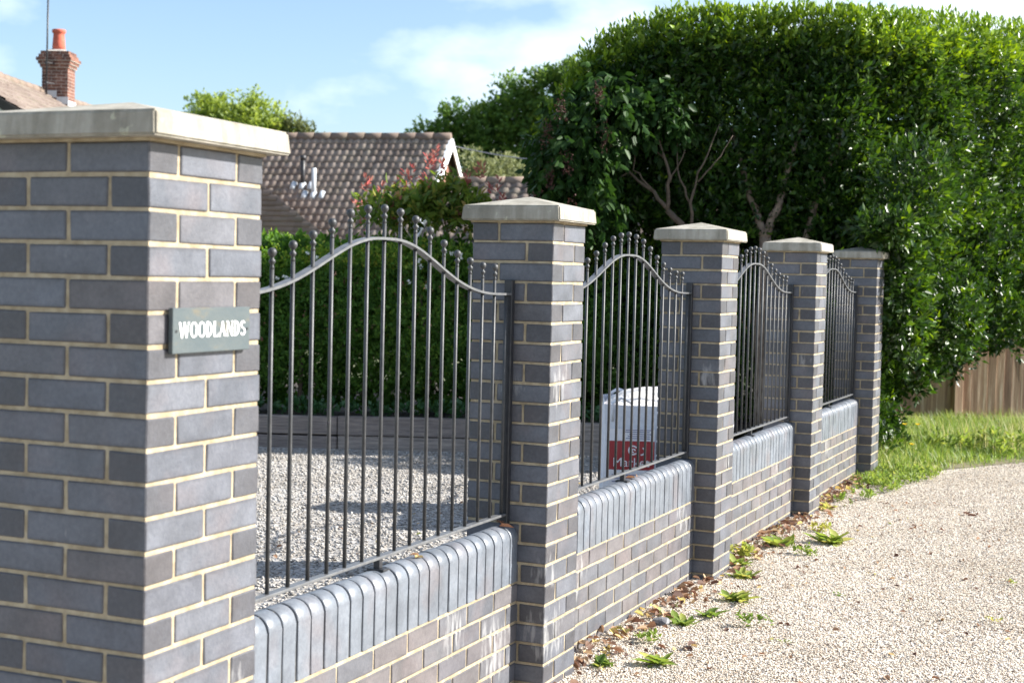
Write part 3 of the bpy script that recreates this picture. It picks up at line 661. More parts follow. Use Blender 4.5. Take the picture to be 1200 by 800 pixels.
# upright new shoots along the top edges
n = 900; t = rng.random(n); e = rng.random(n) < .6
sx = np.where(e, TOPP[0][0]+(TOPP[1][0]-TOPP[0][0])*t, TOPP[1][0]+(TOPP[3][0]-TOPP[1][0])*t); sy = np.where(e, TOPP[0][1]+(TOPP[1][1]-TOPP[0][1])*t, TOPP[1][1]+(TOPP[3][1]-TOPP[1][1])*t)
sx += rng.normal(0, .1, n); sy += .25*rng.random(n); P = np.stack([sx, sy, hz_top(sx, sy)+.1*rng.random(n)+.03], 1); O = np.tile([0, 0, 1.], (n, 1))
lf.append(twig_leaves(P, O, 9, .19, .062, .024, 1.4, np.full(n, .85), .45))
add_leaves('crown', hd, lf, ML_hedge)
TR = []
def trunkset(root, base, segs, m):
    for pts, r0, r1 in segs: limb_tube(root, 'branch' if r0 < .05 else 'trunk', rel(root, pts), r0, r1, m)
trunkset(hd, None, [([(-1.18, 10.45, .2), (-1.2, 10.42, 1.0), (-1.17, 10.3, 1.95)], .075, .055, M_bark), ([(-1.17, 10.3, 1.93), (-1.3, 10.25, 2.3), (-1.5, 10.3, 2.9)], .042, .02, M_bark),
    ([(-1.17, 10.3, 1.93), (-1.04, 10.3, 2.3), (-.9, 10.4, 2.9)], .045, .02, M_bark), ([(-.95, 10.6, .2), (-.93, 10.5, 1.6), (-.72, 10.4, 2.35), (-.55, 10.45, 2.9)], .05, .025, M_bark),
    ([(-2.2, 10.4, .2), (-2.15, 10.3, 1.8), (-2.3, 10.4, 3.0)], .06, .03, M_bark), ([(.1, 12.2, .0), (.15, 12.1, 1.6), (.3, 12.3, 3.2)], .08, .04, M_bark), ([(-.3, 10.9, .2), (-.28, 10.9, 1.5), (-.2, 11.2, 3)], .06, .03, M_bark)] and
    [([(-1.18, 10.45, .2), (-1.2, 10.42, 1.0), (-1.17, 10.3, 1.95)], .075, .055), ([(-1.17, 10.3, 1.93), (-1.3, 10.25, 2.3), (-1.5, 10.3, 2.9)], .042, .02),
    ([(-1.17, 10.3, 1.93), (-1.04, 10.3, 2.3), (-.9, 10.4, 2.9)], .045, .02), ([(-.95, 10.6, .2), (-.93, 10.5, 1.6), (-.72, 10.4, 2.35), (-.55, 10.45, 2.9)], .05, .025),
    ([(-.5, 11.1, .2), (-.45, 11.1, 1.5), (-.3, 11.4, 3)], .06, .03)], M_bark)

# lilac on the left of it: large drooping leaves, brown seed heads, forked pale stem
li = empty('lilac_tree', (-1.85, 9.85, .24), 'leafy lilac with drooping heart-shaped leaves and brown seed heads, left of the evergreen', 'tree')
blobs = [((-2.6, 9.4, 2.6), (.45, .5, .42)), ((-2.45, 9.6, 2.95), (.5, .5, .38)), ((-2.1, 9.85, 2.95), (.4, .3, .3)), ((-2.6, 9.5, 2.15), (.42, .5, .36)), ((-2.8, 9.6, 2.45), (.3, .4, .4))]
lf = []
for c, r in blobs:
    n = 170; d = nrm(rng.normal(0, 1, (n, 3))); P = np.array(c)+d*np.array(r)*(.45+.55*rng.random((n, 1)))
    x = twig_leaves(P, d, 8, .16, .085, .048, -.5); D = x[1]; D[:, 2] -= .8; lf.append((x[0], nrm(D), x[2], x[3], x[4], x[5]))
add_leaves('crown', li, lf, ML_lilac, True, .12, .12)
hp = [(-2.75, 9.0, 2.75), (-2.62, 8.98, 2.95), (-2.55, 8.98, 2.5), (-2.7, 9.0, 2.4), (-2.35, 9.15, 3.1), (-2.28, 9.15, 2.72), (-2.85, 9.1, 2.2), (-2.5, 9.0, 2.1)]
lf = []
for p in hp:
    n = 60; P = np.array(p)+rng.normal(0, 1, (n, 3))*np.array([.025, .025, .06]); lf.append(twig_leaves(P, nrm(rng.normal(0, 1, (n, 3))), 3, .02, .018, .01, 0))
add_leaves('seed_head', li, lf, ML_seed)
for pts, r0, r1 in [([(-1.85, 10.0, .2), (-1.72, 9.95, 1.2), (-1.68, 9.85, 1.9), (-1.92, 9.8, 2.15)], .04, .028), ([(-1.92, 9.8, 2.15), (-2.08, 9.75, 2.35), (-2.4, 9.7, 2.6), (-2.65, 9.65, 2.75)], .022, .003), ([(-1.92, 9.8, 2.15), (-1.9, 9.75, 2.45), (-2.0, 9.75, 2.8), (-2.05, 9.8, 3.1)], .020, .003),
                    ([(-1.69, 9.85, 1.9), (-1.72, 9.8, 2.2), (-1.62, 9.8, 2.55), (-1.5, 9.9, 2.9)], .018, .003), ([(-1.71, 9.82, 2.2), (-1.84, 9.8, 2.5), (-1.88, 9.85, 2.9)], .012, .002), ([(-2.05, 9.75, 2.33), (-2.2, 9.7, 2.5), (-2.18, 9.7, 2.85)], .011, .002),
                    ([(-2.25, 9.72, 2.48), (-2.35, 9.65, 2.4), (-2.6, 9.6, 2.45)], .008, .002), ([(-1.66, 9.8, 2.4), (-1.5, 9.8, 2.55), (-1.38, 9.9, 2.8)], .008, .002), ([(-1.9, 9.76, 2.4), (-1.78, 9.75, 2.6), (-1.74, 9.8, 2.85)], .008, .002), ([(-1.95, 9.78, 2.6), (-2.1, 9.75, 2.75), (-2.25, 9.75, 3.0)], .007, .002)]:
    limb_tube(li, 'trunk' if r0 > .035 else 'branch', rel(li, pts), r0, r1, M_lightbark)

# garden hedge behind the drive
gh = empty('garden_hedge', (-5.2, 9.0, .24), 'bushy green garden hedge growing in the raised bed behind the drive', 'hedge')
def hline(x): return 9.09+.395*(x+3.52)
n = 11000; x = -9+6.6*rng.random(n); v = rng.random(n)
P = np.stack([x, hline(x)+.42-.16*np.sin(v*3.1), .5+1.25*v], 1); O = np.tile([.3, -.9, .1], (n, 1)); A1 = (displaced(P, O, .2, .35, 1.6), O, v)
n = 6500; x = -9+6.6*rng.random(n); P = np.stack([x, hline(x)+.4+1.3*rng.random(n), np.full(n, 1.77)], 1); O = np.tile([0., -.1, 1.], (n, 1)); A2 = (displaced(P, O, .14, .25, 1.6), O, np.ones(n))
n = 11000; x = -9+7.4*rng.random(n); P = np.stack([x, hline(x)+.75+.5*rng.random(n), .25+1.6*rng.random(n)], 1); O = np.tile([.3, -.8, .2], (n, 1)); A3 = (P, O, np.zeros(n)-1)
n = 2600; x = -2.6+1.5*rng.random(n); P = np.stack([x, hline(x)+.6+.3*rng.random(n), .3+1.5*rng.random(n)], 1); A4 = (P, np.tile([.3, -.8, .2], (n, 1)), np.zeros(n))
lf = []
for P, O, v in (A1, A2, A3, A4):
    lum = rng.random(len(P))*.6+np.where(v > .88, .32, 0)+.15*noise3(P, 1.3, 4); q = 2.0 if v[0] < 0 else 1; lf.append(twig_leaves(P, O, 6, .085, .036*q, .018*q, .5, np.clip(lum, 0, 1)))  # leaves near the hedge top get a lighter tint, sunlight put into colour
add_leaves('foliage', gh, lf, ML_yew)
n = 60; x = -5.6+2.4*rng.random(n); v = .9+.9*rng.random(n); c = np.stack([x, hline(x)+.22, v], 1); c = c[[i for i in range(n) if i % 6 == 0]]
c = np.concatenate([c+rng.normal(0, .03, c.shape) for _ in range(3)]); add_leaves('blossom', gh, [twig_leaves(c, np.tile([.3, -.9, .2], (len(c), 1)), 9, .03, .022, .018, .2)], ML_flower)
for x in np.arange(-8.5, -2.6, .55):
    limb_tube(gh, 'stem', rel(gh, [(x, hline(x)+.7, .2), (x+.08, hline(x)+.6, .7), (x-.1+.2*random.random(), hline(x)+.6, 1.5)]), .025, .012, M_lightbark, 6)
# photinia above it
ph = empty('photinia_shrub', (-3.55, 9.95, .24), 'photinia shrub with red young leaf tips rising above the garden hedge', 'shrub')
lf = []
for c, r, n in (((-3.9, 9.75, 2.15), (.42, .35, .22), 150), ((-3.62, 9.85, 2.2), (.30, .3, .26), 150), ((-4.15, 9.6, 2.1), (.3, .3, .14), 55), ((-3.38, 9.9, 2.05), (.2, .3, .2), 60)):
    d = nrm(rng.normal(0, 1, (n, 3))); P = np.array(c)+np.array([-.4, -.1, 0])+d*np.array(r)*(.3+.7*rng.random((n, 1))); lf.append(twig_leaves(P, d, 6, .12, .085, .034, .7, rng.random(n)*.7))
tips = np.array([-.5, 0, 0])+np.array([(-4.25, 9.6, 2.32), (-4.12, 9.6, 2.2), (-4.38, 9.55, 2.15), (-3.85, 9.65, 2.42), (-3.72, 9.7, 2.55), (-3.6, 9.7, 2.66), (-3.55, 9.75, 2.5), (-3.7, 9.7, 2.38), (-3.35, 9.8, 2.4), (-3.2, 9.8, 2.45), (-3.08, 9.85, 2.33), (-3.02, 9.85, 2.2), (-4.3, 9.55, 2.0), (-3.9, 9.6, 2.3), (-3.15, 9.8, 2.0)])
lf.append(twig_leaves(np.repeat(tips, 2, 0)+rng.normal(0, .03, (30, 3)), np.tile([0, -.2, 1.], (30, 1)), 10, .14, .058, .02, 1.0, np.full(30, .95), .5))
add_leaves('foliage', ph, lf, ML_phot, True, .2, .1)
for x in (-4.1, -3.7, -3.45, -3.2): limb_tube(ph, 'stem', rel(ph, [(-3.55, 9.95, .2), (x*.5-1.78, 9.85, 1.2), (x, 9.75, 2.2)]), .025, .008, M_bark, 6)
# low plants in the bed
n = 420; x = -7+5.6*rng.random(n); P = np.stack([x, hline(x)+.16+.2*rng.random(n), .27+.1*rng.random(n)], 1)
tag(add_leaves('ground_cover', None, [twig_leaves(P, np.tile([0, -.3, 1.], (n, 1)), 7, .06, .045, .03, .6)], ML_cover), 'low leafy green plants along the top of the timber edging', 'plants')

# ------------------------------------------------------------------ background trees
def tree(loc, label, blobs, nleaf, L, m, trunk, cat='tree', group=None):
    t = empty('tree' if cat == 'tree' else 'bush', loc, label, cat, group); lf = []
    vol = sum(r[0]*r[1]*r[2] for c, r in blobs)
    for c, r in blobs:
        n = int(nleaf/6*(r[0]*r[1]*r[2])/vol)+30; sub = max(10, n//24)
        sc = nrm(rng.normal(0, 1, (sub, 3)))*np.array(r)*(.55+.45*rng.random((sub, 1)))+np.array(c)
        idx = rng.integers(0, sub, n); d = nrm(rng.normal(0, 1, (n, 3)))
        P = sc[idx]+d*np.array(r).mean()*.42*rng.random((n, 1))**.5
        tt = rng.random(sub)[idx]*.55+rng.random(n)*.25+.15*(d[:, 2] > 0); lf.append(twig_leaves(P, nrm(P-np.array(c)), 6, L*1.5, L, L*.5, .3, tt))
    add_leaves('crown', t, lf, m)
    top = max(blobs, key=lambda b: b[0][2])[0]
    limb_tube(t, 'trunk', rel(t, [loc, (loc[0]+.1, loc[1], loc[2]+(top[2]-loc[2])*.45), top]), trunk, trunk*.3, M_bark)
    for c, r in blobs[:6]: limb_tube(t, 'branch', rel(t, [(loc[0]+.1, loc[1], loc[2]+(top[2]-loc[2])*.4), ((loc[0]+c[0])/2, (loc[1]+c[1])/2, c[2]-r[2]*.6), c]), trunk*.4, trunk*.12, M_bark, 6)
    return t
tree((-26.8, 40, 0), 'light green leafy tree beyond the roofs, left of the tiled ridge', [((-27.6, 39.5, 6.3), (.75, 1, 1.25)), ((-26.8, 40, 6.0), (1.1, 1.2, 1.35)), ((-25.9, 40.2, 6.0), (.9, 1, 1.4)), ((-27.9, 39.4, 5.6), (.7, .8, .9)), ((-25.5, 40.4, 5.7), (.9, .9, 1.0)), ((-26.5, 40, 5), (1.6, 1.2, 1))], 40000, .13, ML_light, .2)
tree((-24.6, 41, 0), 'thin olive green tree beyond the roofs, right of the light green tree', [((-24.9, 40.8, 5.9), (.7, .8, .9)), ((-24.2, 41, 5.4), (.8, .8, .9)), ((-24.6, 40.8, 4.8), (1.1, .9, .8))], 8000, .12, ML_olive, .13)
tree((-18.9, 41, 0), 'round dark green tree behind the roof gable, lower of two', [((-19.6, 40.9, 5.8), (.8, 1.1, .8)), ((-18.9, 41, 6.25), (.75, 1, .95)), ((-18.2, 41.2, 5.9), (.9, 1, 1.1)), ((-19.2, 40.9, 5.2), (1.5, 1.2, .9))], 17000, .14, ML_oak, .2)
tree((-16.3, 42.2, 0), 'tall dark tree behind the gable, between the round tree and the lilac', [((-17.3, 41.8, 6.9), (.95, 1.2, 1.0)), ((-16.2, 42.2, 7.4), (1.2, 1.2, .9)), ((-15.0, 42.6, 7.8), (1.1, 1.2, .9)), ((-17.3, 41.8, 6.0), (1.3, 1.2, 1.1)), ((-15.8, 42.4, 6.2), (1.1, 1.2, .8)), ((-14.2, 42.9, 7.0), (1.0, 1.2, 1.6)), ((-17.0, 41.8, 5.0), (1.6, 1.2, .8)), ((-13.4, 43, 8.4), (1.2, 1.2, 1.0))], 34000, .15, ML_oak, .28)
tree((-14.9, 34.4, 0), 'pale grey green bush above the lower roof, beside the white gable boards', [((-15.3, 34, 4.2), (1.1, .9, .75)), ((-14.3, 34.4, 4.05), (1.0, .9, .7)), ((-13.4, 34.6, 3.9), (.8, .9, .6)), ((-14.6, 34.2, 3.3), (2.1, 1, .8))], 16000, .10, ML_bush, .12, 'bush')
tree((1.1, 24, 0), 'dark green tree showing just above the evergreen top at upper right', [((.9, 24, 6.3), (.8, .9, .75)), ((1.7, 24.4, 6.4), (.9, .9, .8)), ((1.3, 24, 5.5), (1.2, 1, .8))], 8000, .09, ML_oak, .15)
# wood closing the view low behind the houses
n = 5200; x = -42+60*rng.random(n); P = np.stack([x, 58+4*rng.random(n)+.1*x, .3+4.2*rng.random(n)+.8*np.sin(x*.7)*rng.random(n)], 1)
tag(add_leaves('distant_treeline', None, [twig_leaves(P, np.tile([0, -.6, .6], (n, 1)), 8, .8, .5, .32, .3)], ML_oak), 'mass of dark trees far behind the bungalows', 'trees')

# ------------------------------------------------------------------ wooden fence beyond the grass
fd = Vector((.80, .60, 0)).normalized(); fa = Vector((-.75, 13.3, 0))-fd*1.2; fang = math.atan2(fd.y, fd.x)
fe = empty('wooden_fence', fa, 'weathered brown close-board fence behind the long grass at right', 'fence', None, fang)
bms = []
for s in range(3):
    bm = bmesh.new(); vs = box(bm, 0, .112, -.012, .006, .04, 1.5); vs[0].co.y += .012; vs[4].co.y += .012; bevel(bm, .002); me = to_mesh(bm, 'board'); me.materials.append(M_board); bms.append(me)
x = 0
while x < 5.8:
    o = mesh_obj('board', random.choice(bms), None, fe, (x, random.uniform(-.003, .003), random.uniform(-.03, .0))); o.rotation_euler = (random.uniform(-.008, .008), random.uniform(-.006, .006), 0); x += .1
for x in (2.23, 4.6):
    bm = bmesh.new(); box(bm, -.05, .05, -.07, .05, 0, 1.55); bevel(bm, .005); mesh_obj('post', to_mesh(bm, 'post'), M_board, fe, (x, -.02, 0))
for z in (.25, 1.2):
    bm = bmesh.new(); box(bm, 0, 5.9, .012, .06, z, z+.08); mesh_obj('rail', to_mesh(bm, 'rail'), M_board, fe)
bm = bmesh.new(); box(bm, 0, 5.9, -.015, .004, -.02, .15); mesh_obj('gravel_board', to_mesh(bm, 'gravel_board'), M_board, fe, (0, -.03, 0))

# ------------------------------------------------------------------ grass, weeds, litter
def blades(name, x, y, h, wdt, m, tint, lean=.35, z0=0.0):
    n = len(x); a = rng.random(n)*6.283; d = np.stack([np.cos(a), np.sin(a), np.zeros(n)], 1); s = np.stack([-np.sin(a), np.cos(a), np.zeros(n)], 1)
    ln = lean*(.3+rng.random(n))[:, None]; h = h[:, None]; b = np.stack([x, y, np.full(n, z0)], 1); w = wdt*(.6+.8*rng.random(n))[:, None]; Z = np.array([0, 0, 1.])
    V = np.stack([b-s*w/2, b+s*w/2, b+d*h*ln*.25+Z*h*.5-s*w*.42, b+d*h*ln*.25+Z*h*.5+s*w*.42, b+d*h*ln+Z*h*(1-.15*ln)], 1).reshape(-1, 3)
    f = np.array([[0, 1, 3], [0, 3, 2], [2, 3, 4]]); F = (f[None]+np.arange(n)[:, None, None]*5).reshape(-1, 3)
    return mesh_obj(name, np_mesh(name, V, F, 3, np.repeat(tint, 5)), m)
n = 90000; x = -.3+3.6*rng.random(n); y = 9.0+6.5*rng.random(n)
e = np.where(x < .25, 8.9+.6*(x+.1)+.55*np.clip((x+.1)/.35, 0, 1), np.where(x < 1.05, 9.75+(x-.25)*1.9, 11.25+(x-1.05)*.6))
dd = y-e-rng.normal(0, .1, n); back = 13.3+.75*(x+.75); k = (dd > 0) & (y < back-.05) & (rng.random(n) < np.clip(.12+dd*.9, 0, 1)*np.clip(1.1+1.6*noise3(np.stack([x, y, 0*x], 1), 2.6, 5), .12, 1)); x, y, dd = x[k], y[k], dd[k]
pt = noise3(np.stack([x, y, 0*x], 1), 1.6, 2); h = (.03+.10*np.clip(dd/1.2, 0, 1)+.07*np.clip((dd-.8)/1.4, 0, 1))*(.6+.8*rng.random(len(x)))*(1+.6*pt)
t = np.clip(rng.random(len(x))*.75+.25*pt+.1, 0, 1)
tag(blades('long_grass', x, y, h, .006, ML_grass, t, .6), 'long sunlit grass of the verge in front of the wooden fence', 'grass', kind='stuff')
n = 260; vx = .1+2.6*rng.random(n); vy = 10.6+.75*vx+1.2*rng.random(n); pch = noise3(np.stack([vx, vy, 0*vx], 1), 2.0, 8) > .0; vx, vy = vx[pch], vy[pch]; n = len(vx)
tag(add_leaves('verge_herbs', None, [twig_leaves(np.stack([vx, vy, .04+.14*rng.random(n)], 1), np.tile([.2, -.4, 1.], (n, 1)), 9, .09, .07, .024, .6)], ML_weed), 'broad-leaved wild plants mixed into the long grass of the verge', 'plants')
n = 500; vx = .1+2.8*rng.random(n); vy = 10.9+.75*vx+1.3*rng.random(n)
tag(blades('grass_stalks', vx, vy, .22+.16*rng.random(n), .005, ML_grass, np.full(n, .97), .3), 'dry straw-coloured grass stalks standing above the long grass', 'grass', kind='stuff')
def rosette(loc, rad, nl, label, name='weed', tint=.5, lw=.34, upr=.5, red=False, group='small weeds in the gravel'):
    o = empty(name, (loc[0], loc[1], 0), label, 'weed', None)
    nl = int(nl*2.4); rad *= .85; a = rng.random(nl)*6.283; u = np.clip(rng.normal(upr, .35, nl), .02, 1.4); D = np.stack([np.cos(a), np.sin(a), u], 1); N = np.stack([-np.cos(a)*u, -np.sin(a)*u, np.ones(nl)], 1)
    o_ = rad*.55*rng.random(nl)**.5; b_ = rng.random(nl)*6.283; P = np.stack([o_*np.cos(b_), o_*np.sin(b_)*.8, np.full(nl, .004)], 1); L = rad*(.35+.8*rng.random(nl)); T = np.clip(rng.normal(tint, .2, nl), 0, 1)
    if random.random() < .5:      # leafy stemmed kind instead of a flat rosette
        k = max(5, nl//2); cc_ = np.stack([rng.normal(0, rad*.4, k), rng.normal(0, rad*.3, k), .008+.45*rad*rng.random(k)], 1)
        q = twig_leaves(cc_, np.tile([0, 0, 1.], (k, 1)), 7, rad*.35, rad*.3, rad*.16, .4, np.full(k, tint)); P, D, N, L, T = q[0], q[1], q[2], q[3], q[5]; nl = len(P); lw = .5
    me = leaves_mesh('leaves', P+rng.normal(0, .008, (nl, 3))*np.array([1, 1, .3]), D, N, L, L*lw*(.6+1.2*rng.random(nl)), T, .12, True, .18); tag(mesh_obj('leaves', me, ML_weed, o), kind='stuff')
    return o
W = [((.09, 4.93), .10, 11, 'yellow green dandelion rosette just past the third pillar foot', .75), ((.20, 4.35), .12, 12, 'spiky upright green weed alone in the gravel, below the dandelion by the third pillar', .6), ((.17, 3.97), .09, 9, 'low dark green weed with broad flat leaves, nearer the wall than the flat leaf', .35),
     ((.12, 3.75), .09, 10, 'green weed with brown leaf bits beside a grey stone', .4), ((.38, 3.88), .10, 6, 'flat spread pair of dark green leaves on bright gravel', .25), ((.03, 5.95), .13, 13, 'upright broad-leaved green weed against the third wall, tallest of the foot weeds', .5),
     ((.3, 6.2), .14, 16, 'bushy yellow green weed with a red leaf, out from the third wall', .65), ((.0, 7.5), .09, 11, 'small yellow green tuft at the foot of the fourth pillar', .9), ((.22, 5.75), .09, 10, 'light green weed out from the third wall, beside the tallest weed', .55),
     ((-.06, 5.45), .12, 15, 'spreading yellow green weed among brown leaves at the third wall foot', .8), ((-.02, 5.25), .10, 10, 'green weed in dry leaves just behind the third pillar', .6), ((.22, 3.05), .10, 10, 'pale green weed in the leaf litter at the bottom edge of view', .6),
     ((.14, 6.6), .09, 10, 'narrow yellow green weed standing between the third wall and bushy weed', .9), ((.08, 3.35), .08, 8, 'small green weed in brown leaves by the second wall', .5), ((.05, 2.9), .08, 9, 'small green weed in brown leaves nearest the camera', .4),
     ((.62, 4.75), .04, 4, 'tiny dark green sprig alone on open gravel, centre', .2), ((.6, 3.66), .035, 4, 'tiny green sprig alone on gravel near the bottom edge', .3), ((1.38, 5.45), .04, 4, 'tiny bright green sprig at the right edge of the gravel', .6), ((1.36, 4.5), .04, 4, 'tiny pale green sprig at lower right of the gravel', .9)]
for loc, r, nl, lb, t in W: rosette(loc, r, nl, lb, tint=t, upr=.55 if r > .06 else .15, lw=.36)
# low green growth where wall meets grass
n = 700; t = rng.random(n); P = np.stack([-.03+.40*rng.random(n)*(.35+t), 7.5+2.4*t, .01+.035*rng.random(n)], 1); P = P[(noise3(P, 4.5, 7)+.35*P[:, 1]-3.0) > rng.normal(0, .08, n)]; n = len(P)
tag(add_leaves('ground_weeds', None, [twig_leaves(P, np.tile([0, 0, 1.], (n, 1)), 6, .035, .034, .014, .4)], ML_weed), 'low green weeds spreading from the last wall to the grass', 'weeds')
# dry leaves
def litter(name, x, y, z, smin, smax, label):
    n = len(x); a = rng.random(n)*6.283; D = np.stack([np.cos(a), np.sin(a), rng.normal(0, .25, n)], 1); N = np.stack([rng.normal(0, .4, n), rng.normal(0, .4, n), np.ones(n)], 1)
    L = smin+(smax-smin)*rng.random(n); me = leaves_mesh(name, np.stack([x, y, z], 1), D, N, L, L*(.5+.3*rng.random(n)), rng.random(n), .3, True, .25)
    return tag(mesh_obj(name, me, ML_dry), label, 'leaves', kind='stuff')
n = 620; y = 2.0+7.3*rng.random(n)**.85; x = -.135+np.abs(rng.normal(0, .085, n))
k = ~((x < X2+.02) & (np.array([any(yy-.02 < v < yy+W2+.02 for yy in YS) for v in y]))); x, y = x[k], y[k]
litter('leaf_litter', x, y, .008+.02*rng.random(len(x)), .022, .06, 'brown dry leaves gathered along the foot of the wall')
n = 330; y = 2.2+6*rng.random(n); x = -.05+rng.random(n)**2.2*1.7; litter('scattered_leaves', x, y, np.full(n, .01), .012, .035, 'single small fallen leaves scattered over the gravel road')
n = 90; x = -2.6+2.2*rng.random(n); y = 4+4*rng.random(n); litter('drive_leaves', x, y, np.full(n, .01), .02, .04, 'few fallen leaves lying on the grey drive behind the railings')
# leaves caught on the coping by the second pillar, single twig on the road
def dryleaf(loc, s, label, tint):
    o = empty('fallen_leaf', loc, label, 'leaf'); a = random.random()*6
    me = leaves_mesh('blade', np.array([[0, 0, .003], [0.01, 0.01, .01]]), np.array([[math.cos(a), math.sin(a), .2], [math.cos(a+2), math.sin(a+2), .35]]), np.array([[0, .2, 1.], [.3, 0, 1.]]), np.array([s, s*.8]), np.array([s*.5, s*.4]), np.array([tint, tint*.8]), .3, True, .3); mesh_obj('blade', me, ML_dry, o)
dryleaf((XC+.01, 2.36, GZ-1.203), .055, 'curled brown leaf caught on the coping against the second pillar', .4)
dryleaf((XC+.02, 1.66, GZ-1.204), .04, 'thin yellowish leaf lying on the nearest coping', .9)
dryleaf((XC+.02, 3.9, GZ-1.203), .05, 'brown leaf on the coping in front of the bulk bag', .6)
dryleaf((.0, 3.55, .0), .07, 'green and orange leaf leaning at the foot of the second wall', .97)
dryleaf((.24, 3.35, .0), .07, 'crumpled dark brown leaf on gravel near the bottom edge', .05)
dryleaf((.16, 4.93, .0), .06, 'dark brown curled leaf beside the dandelion rosette', .05)
dryleaf((.90, 7.75, .0), .07, 'brown twiggy leaf alone on the far open gravel', .1)
st = bmesh.new(); bmesh.ops.create_icosphere(st, subdivisions=2, radius=1)
for v in st.verts: v.co = Vector((v.co.x*.045, v.co.y*.035, v.co.z*.022))*(1+.25*mnoise.noise(v.co*1.7))
M_flint = simple('dark_flint', (.10, .10, .11), (.25, .25, .26), 30, .6, .4, .003)
tag(mesh_obj('dark_stone', to_mesh(st, 'dark_stone'), M_flint, None, (.02, 3.72, .012)), 'dark grey flint stone on the gravel near the second wall', 'stone')
# yellow flowers
for p, lb in (((.1, 10.25, .36), 'small yellow flower beside the farthest pillar, left one of the upper pair'), ((.2, 10.3, .36), 'small yellow flower beside the farthest pillar, right one of the upper pair'), ((.2, 10.0, .22), 'small yellow flower beside the farthest pillar, lowest of the three')):
    o = empty('yellow_flower', (p[0], p[1], .01), lb, 'flower'); bm = bmesh.new(); tube(bm, [(0, 0, 0), (.01, 0, p[2]*.5), (0, 0, p[2]-.01)], .0025, 5); mesh_obj('stem', to_mesh(bm, 'stem'), ML_weed, o)
    a = np.arange(12)*.5236; me = leaves_mesh('petals', np.tile([0, 0, p[2]-.01], (12, 1)), np.stack([np.cos(a), np.sin(a), np.full(12, .5)], 1), np.tile([0, 0, 1.], (12, 1)), np.full(12, .03), np.full(12, .018), rng.random(12), .1); mesh_obj('petals', me, ML_yellow, o)

# ------------------------------------------------------------------ bungalows
def tiled(name, root, O, U, Dn, nu, nv, du, dv, m, amp=.03, clip=None, flat=False):
    """rolled tiles on the plane O + U*i*du + Dn*j*dv; every roll raised, every course lapping the next"""
    O, U, Dn = [np.array(a, float) for a in (O, U, Dn)]; U /= np.linalg.norm(U); Dn /= np.linalg.norm(Dn); N = np.cross(U, Dn); N = N if N[2] > 0 else -N
    V, F, T = [], [], []; prof = [(0, 0), (.16, .0), (.32, .65), (.55, 1), (.78, .65), (.94, 0)] if not flat else [(0, 0), (.5, .12), (.985, 0)]
    prof = prof+[(1.0, 0)]; k = len(prof)
    for j in range(nv):
        for i in range(nu):
            if clip and not clip(O+U*(i+.5)*du+Dn*(j+.5)*dv): continue
            b = len(V); tt = random.random(); jz = random.uniform(-.007, .007)
            for (uu, hh) in prof: V.append(O+U*(i+uu)*du+Dn*j*dv+N*(hh*amp+.002+jz))
            for (uu, hh) in prof: V.append(O+U*(i+uu)*du+Dn*(j+1.06)*dv+N*(hh*amp+.028+jz))
            for (uu, hh) in prof: V.append(O+U*(i+uu)*du+Dn*(j+1.06)*dv+N*(hh*amp+.002))
            T += [tt]*(3*k)
            for q in range(k-1): F += [(b+q, b+q+1, b+k+q+1, b+k+q), (b+k+q, b+k+q+1, b+2*k+q+1, b+2*k+q)]
    o = mesh_obj(name, np_mesh(name, np.array(V)-np.array(root.location), np.array(F), 4, np.array(T)), m, root); return tag(o, kind='stuff')
def plane_part(name, root, pts, m):
    bm = bmesh.new(); bm.faces.new([bm.verts.new(Vector(p)-root.location) for p in pts]); return mesh_obj(name, to_mesh(bm, name), m, root)
def slab(name, root, pts, n, th, m):
    bm = bmesh.new(); n = Vector(n); a = [bm.verts.new(Vector(p)-root.location) for p in pts]; b = [bm.verts.new(Vector(p)-root.location+n*th) for p in pts]
    bm.faces.new(a); bm.faces.new(b[::-1])
    for i in range(len(a)): j = (i+1) % len(a); bm.faces.new((a[j], a[i], b[i], b[j]))
    bmesh.ops.recalc_face_normals(bm, faces=bm.faces); return mesh_obj(name, to_mesh(bm, name), m, root)
ed = Vector((.982, .188, 0)).normalized(); sd = Vector((ed.y, -ed.x, 0))          # along ridge, towards camera
RR = Vector((-12.48, 27.25, 4.56)); RL = RR-ed*8.0; run = 3.0; tan = .86
bung = empty('bungalow', (RR-ed*4).to_2d().to_3d(), 'bungalow with brown tiled gable roof, vent pipes and white bargeboards', 'house')
dn = (sd-Vector((0, 0, tan))).normalized(); slopeL = run*math.sqrt(1+tan*tan)
slab('roof_deck', bung, [RL, RR, RR+sd*run-Vector((0, 0, run*tan)), RL+sd*run-Vector((0, 0, run*tan))], (0, 0, -1), .05, M_darkwood)
slab('roof_deck', bung, [RR, RL, RL-sd*run-Vector((0, 0, run*tan)), RR-sd*run-Vector((0, 0, run*tan))], (0, 0, -1), .05, M_darkwood)
tiled('roof_tiles', bung, RL+Vector((0, 0, .01)), ed, dn, 47, 17, .17, .235, M_tile, .030)
bm = bmesh.new()
for i in range(20):
    a = RL+ed*.4*i-bung.location+Vector((0, 0, .03)); r = .1+random.uniform(-.003, .006); tube(bm, [a, a+ed*.405], [r, r+.008], 10)
tag(mesh_obj('ridge_tiles', to_mesh(bm, 'ridge_tiles', True), M_tile3, bung), kind='stuff')
me_r = bung.children[-1].data; a_ = me_r.attributes.new('tint', 'FLOAT', 'POINT'); a_.data.foreach_set('value', np.full(len(me_r.vertices), .4, np.float32))
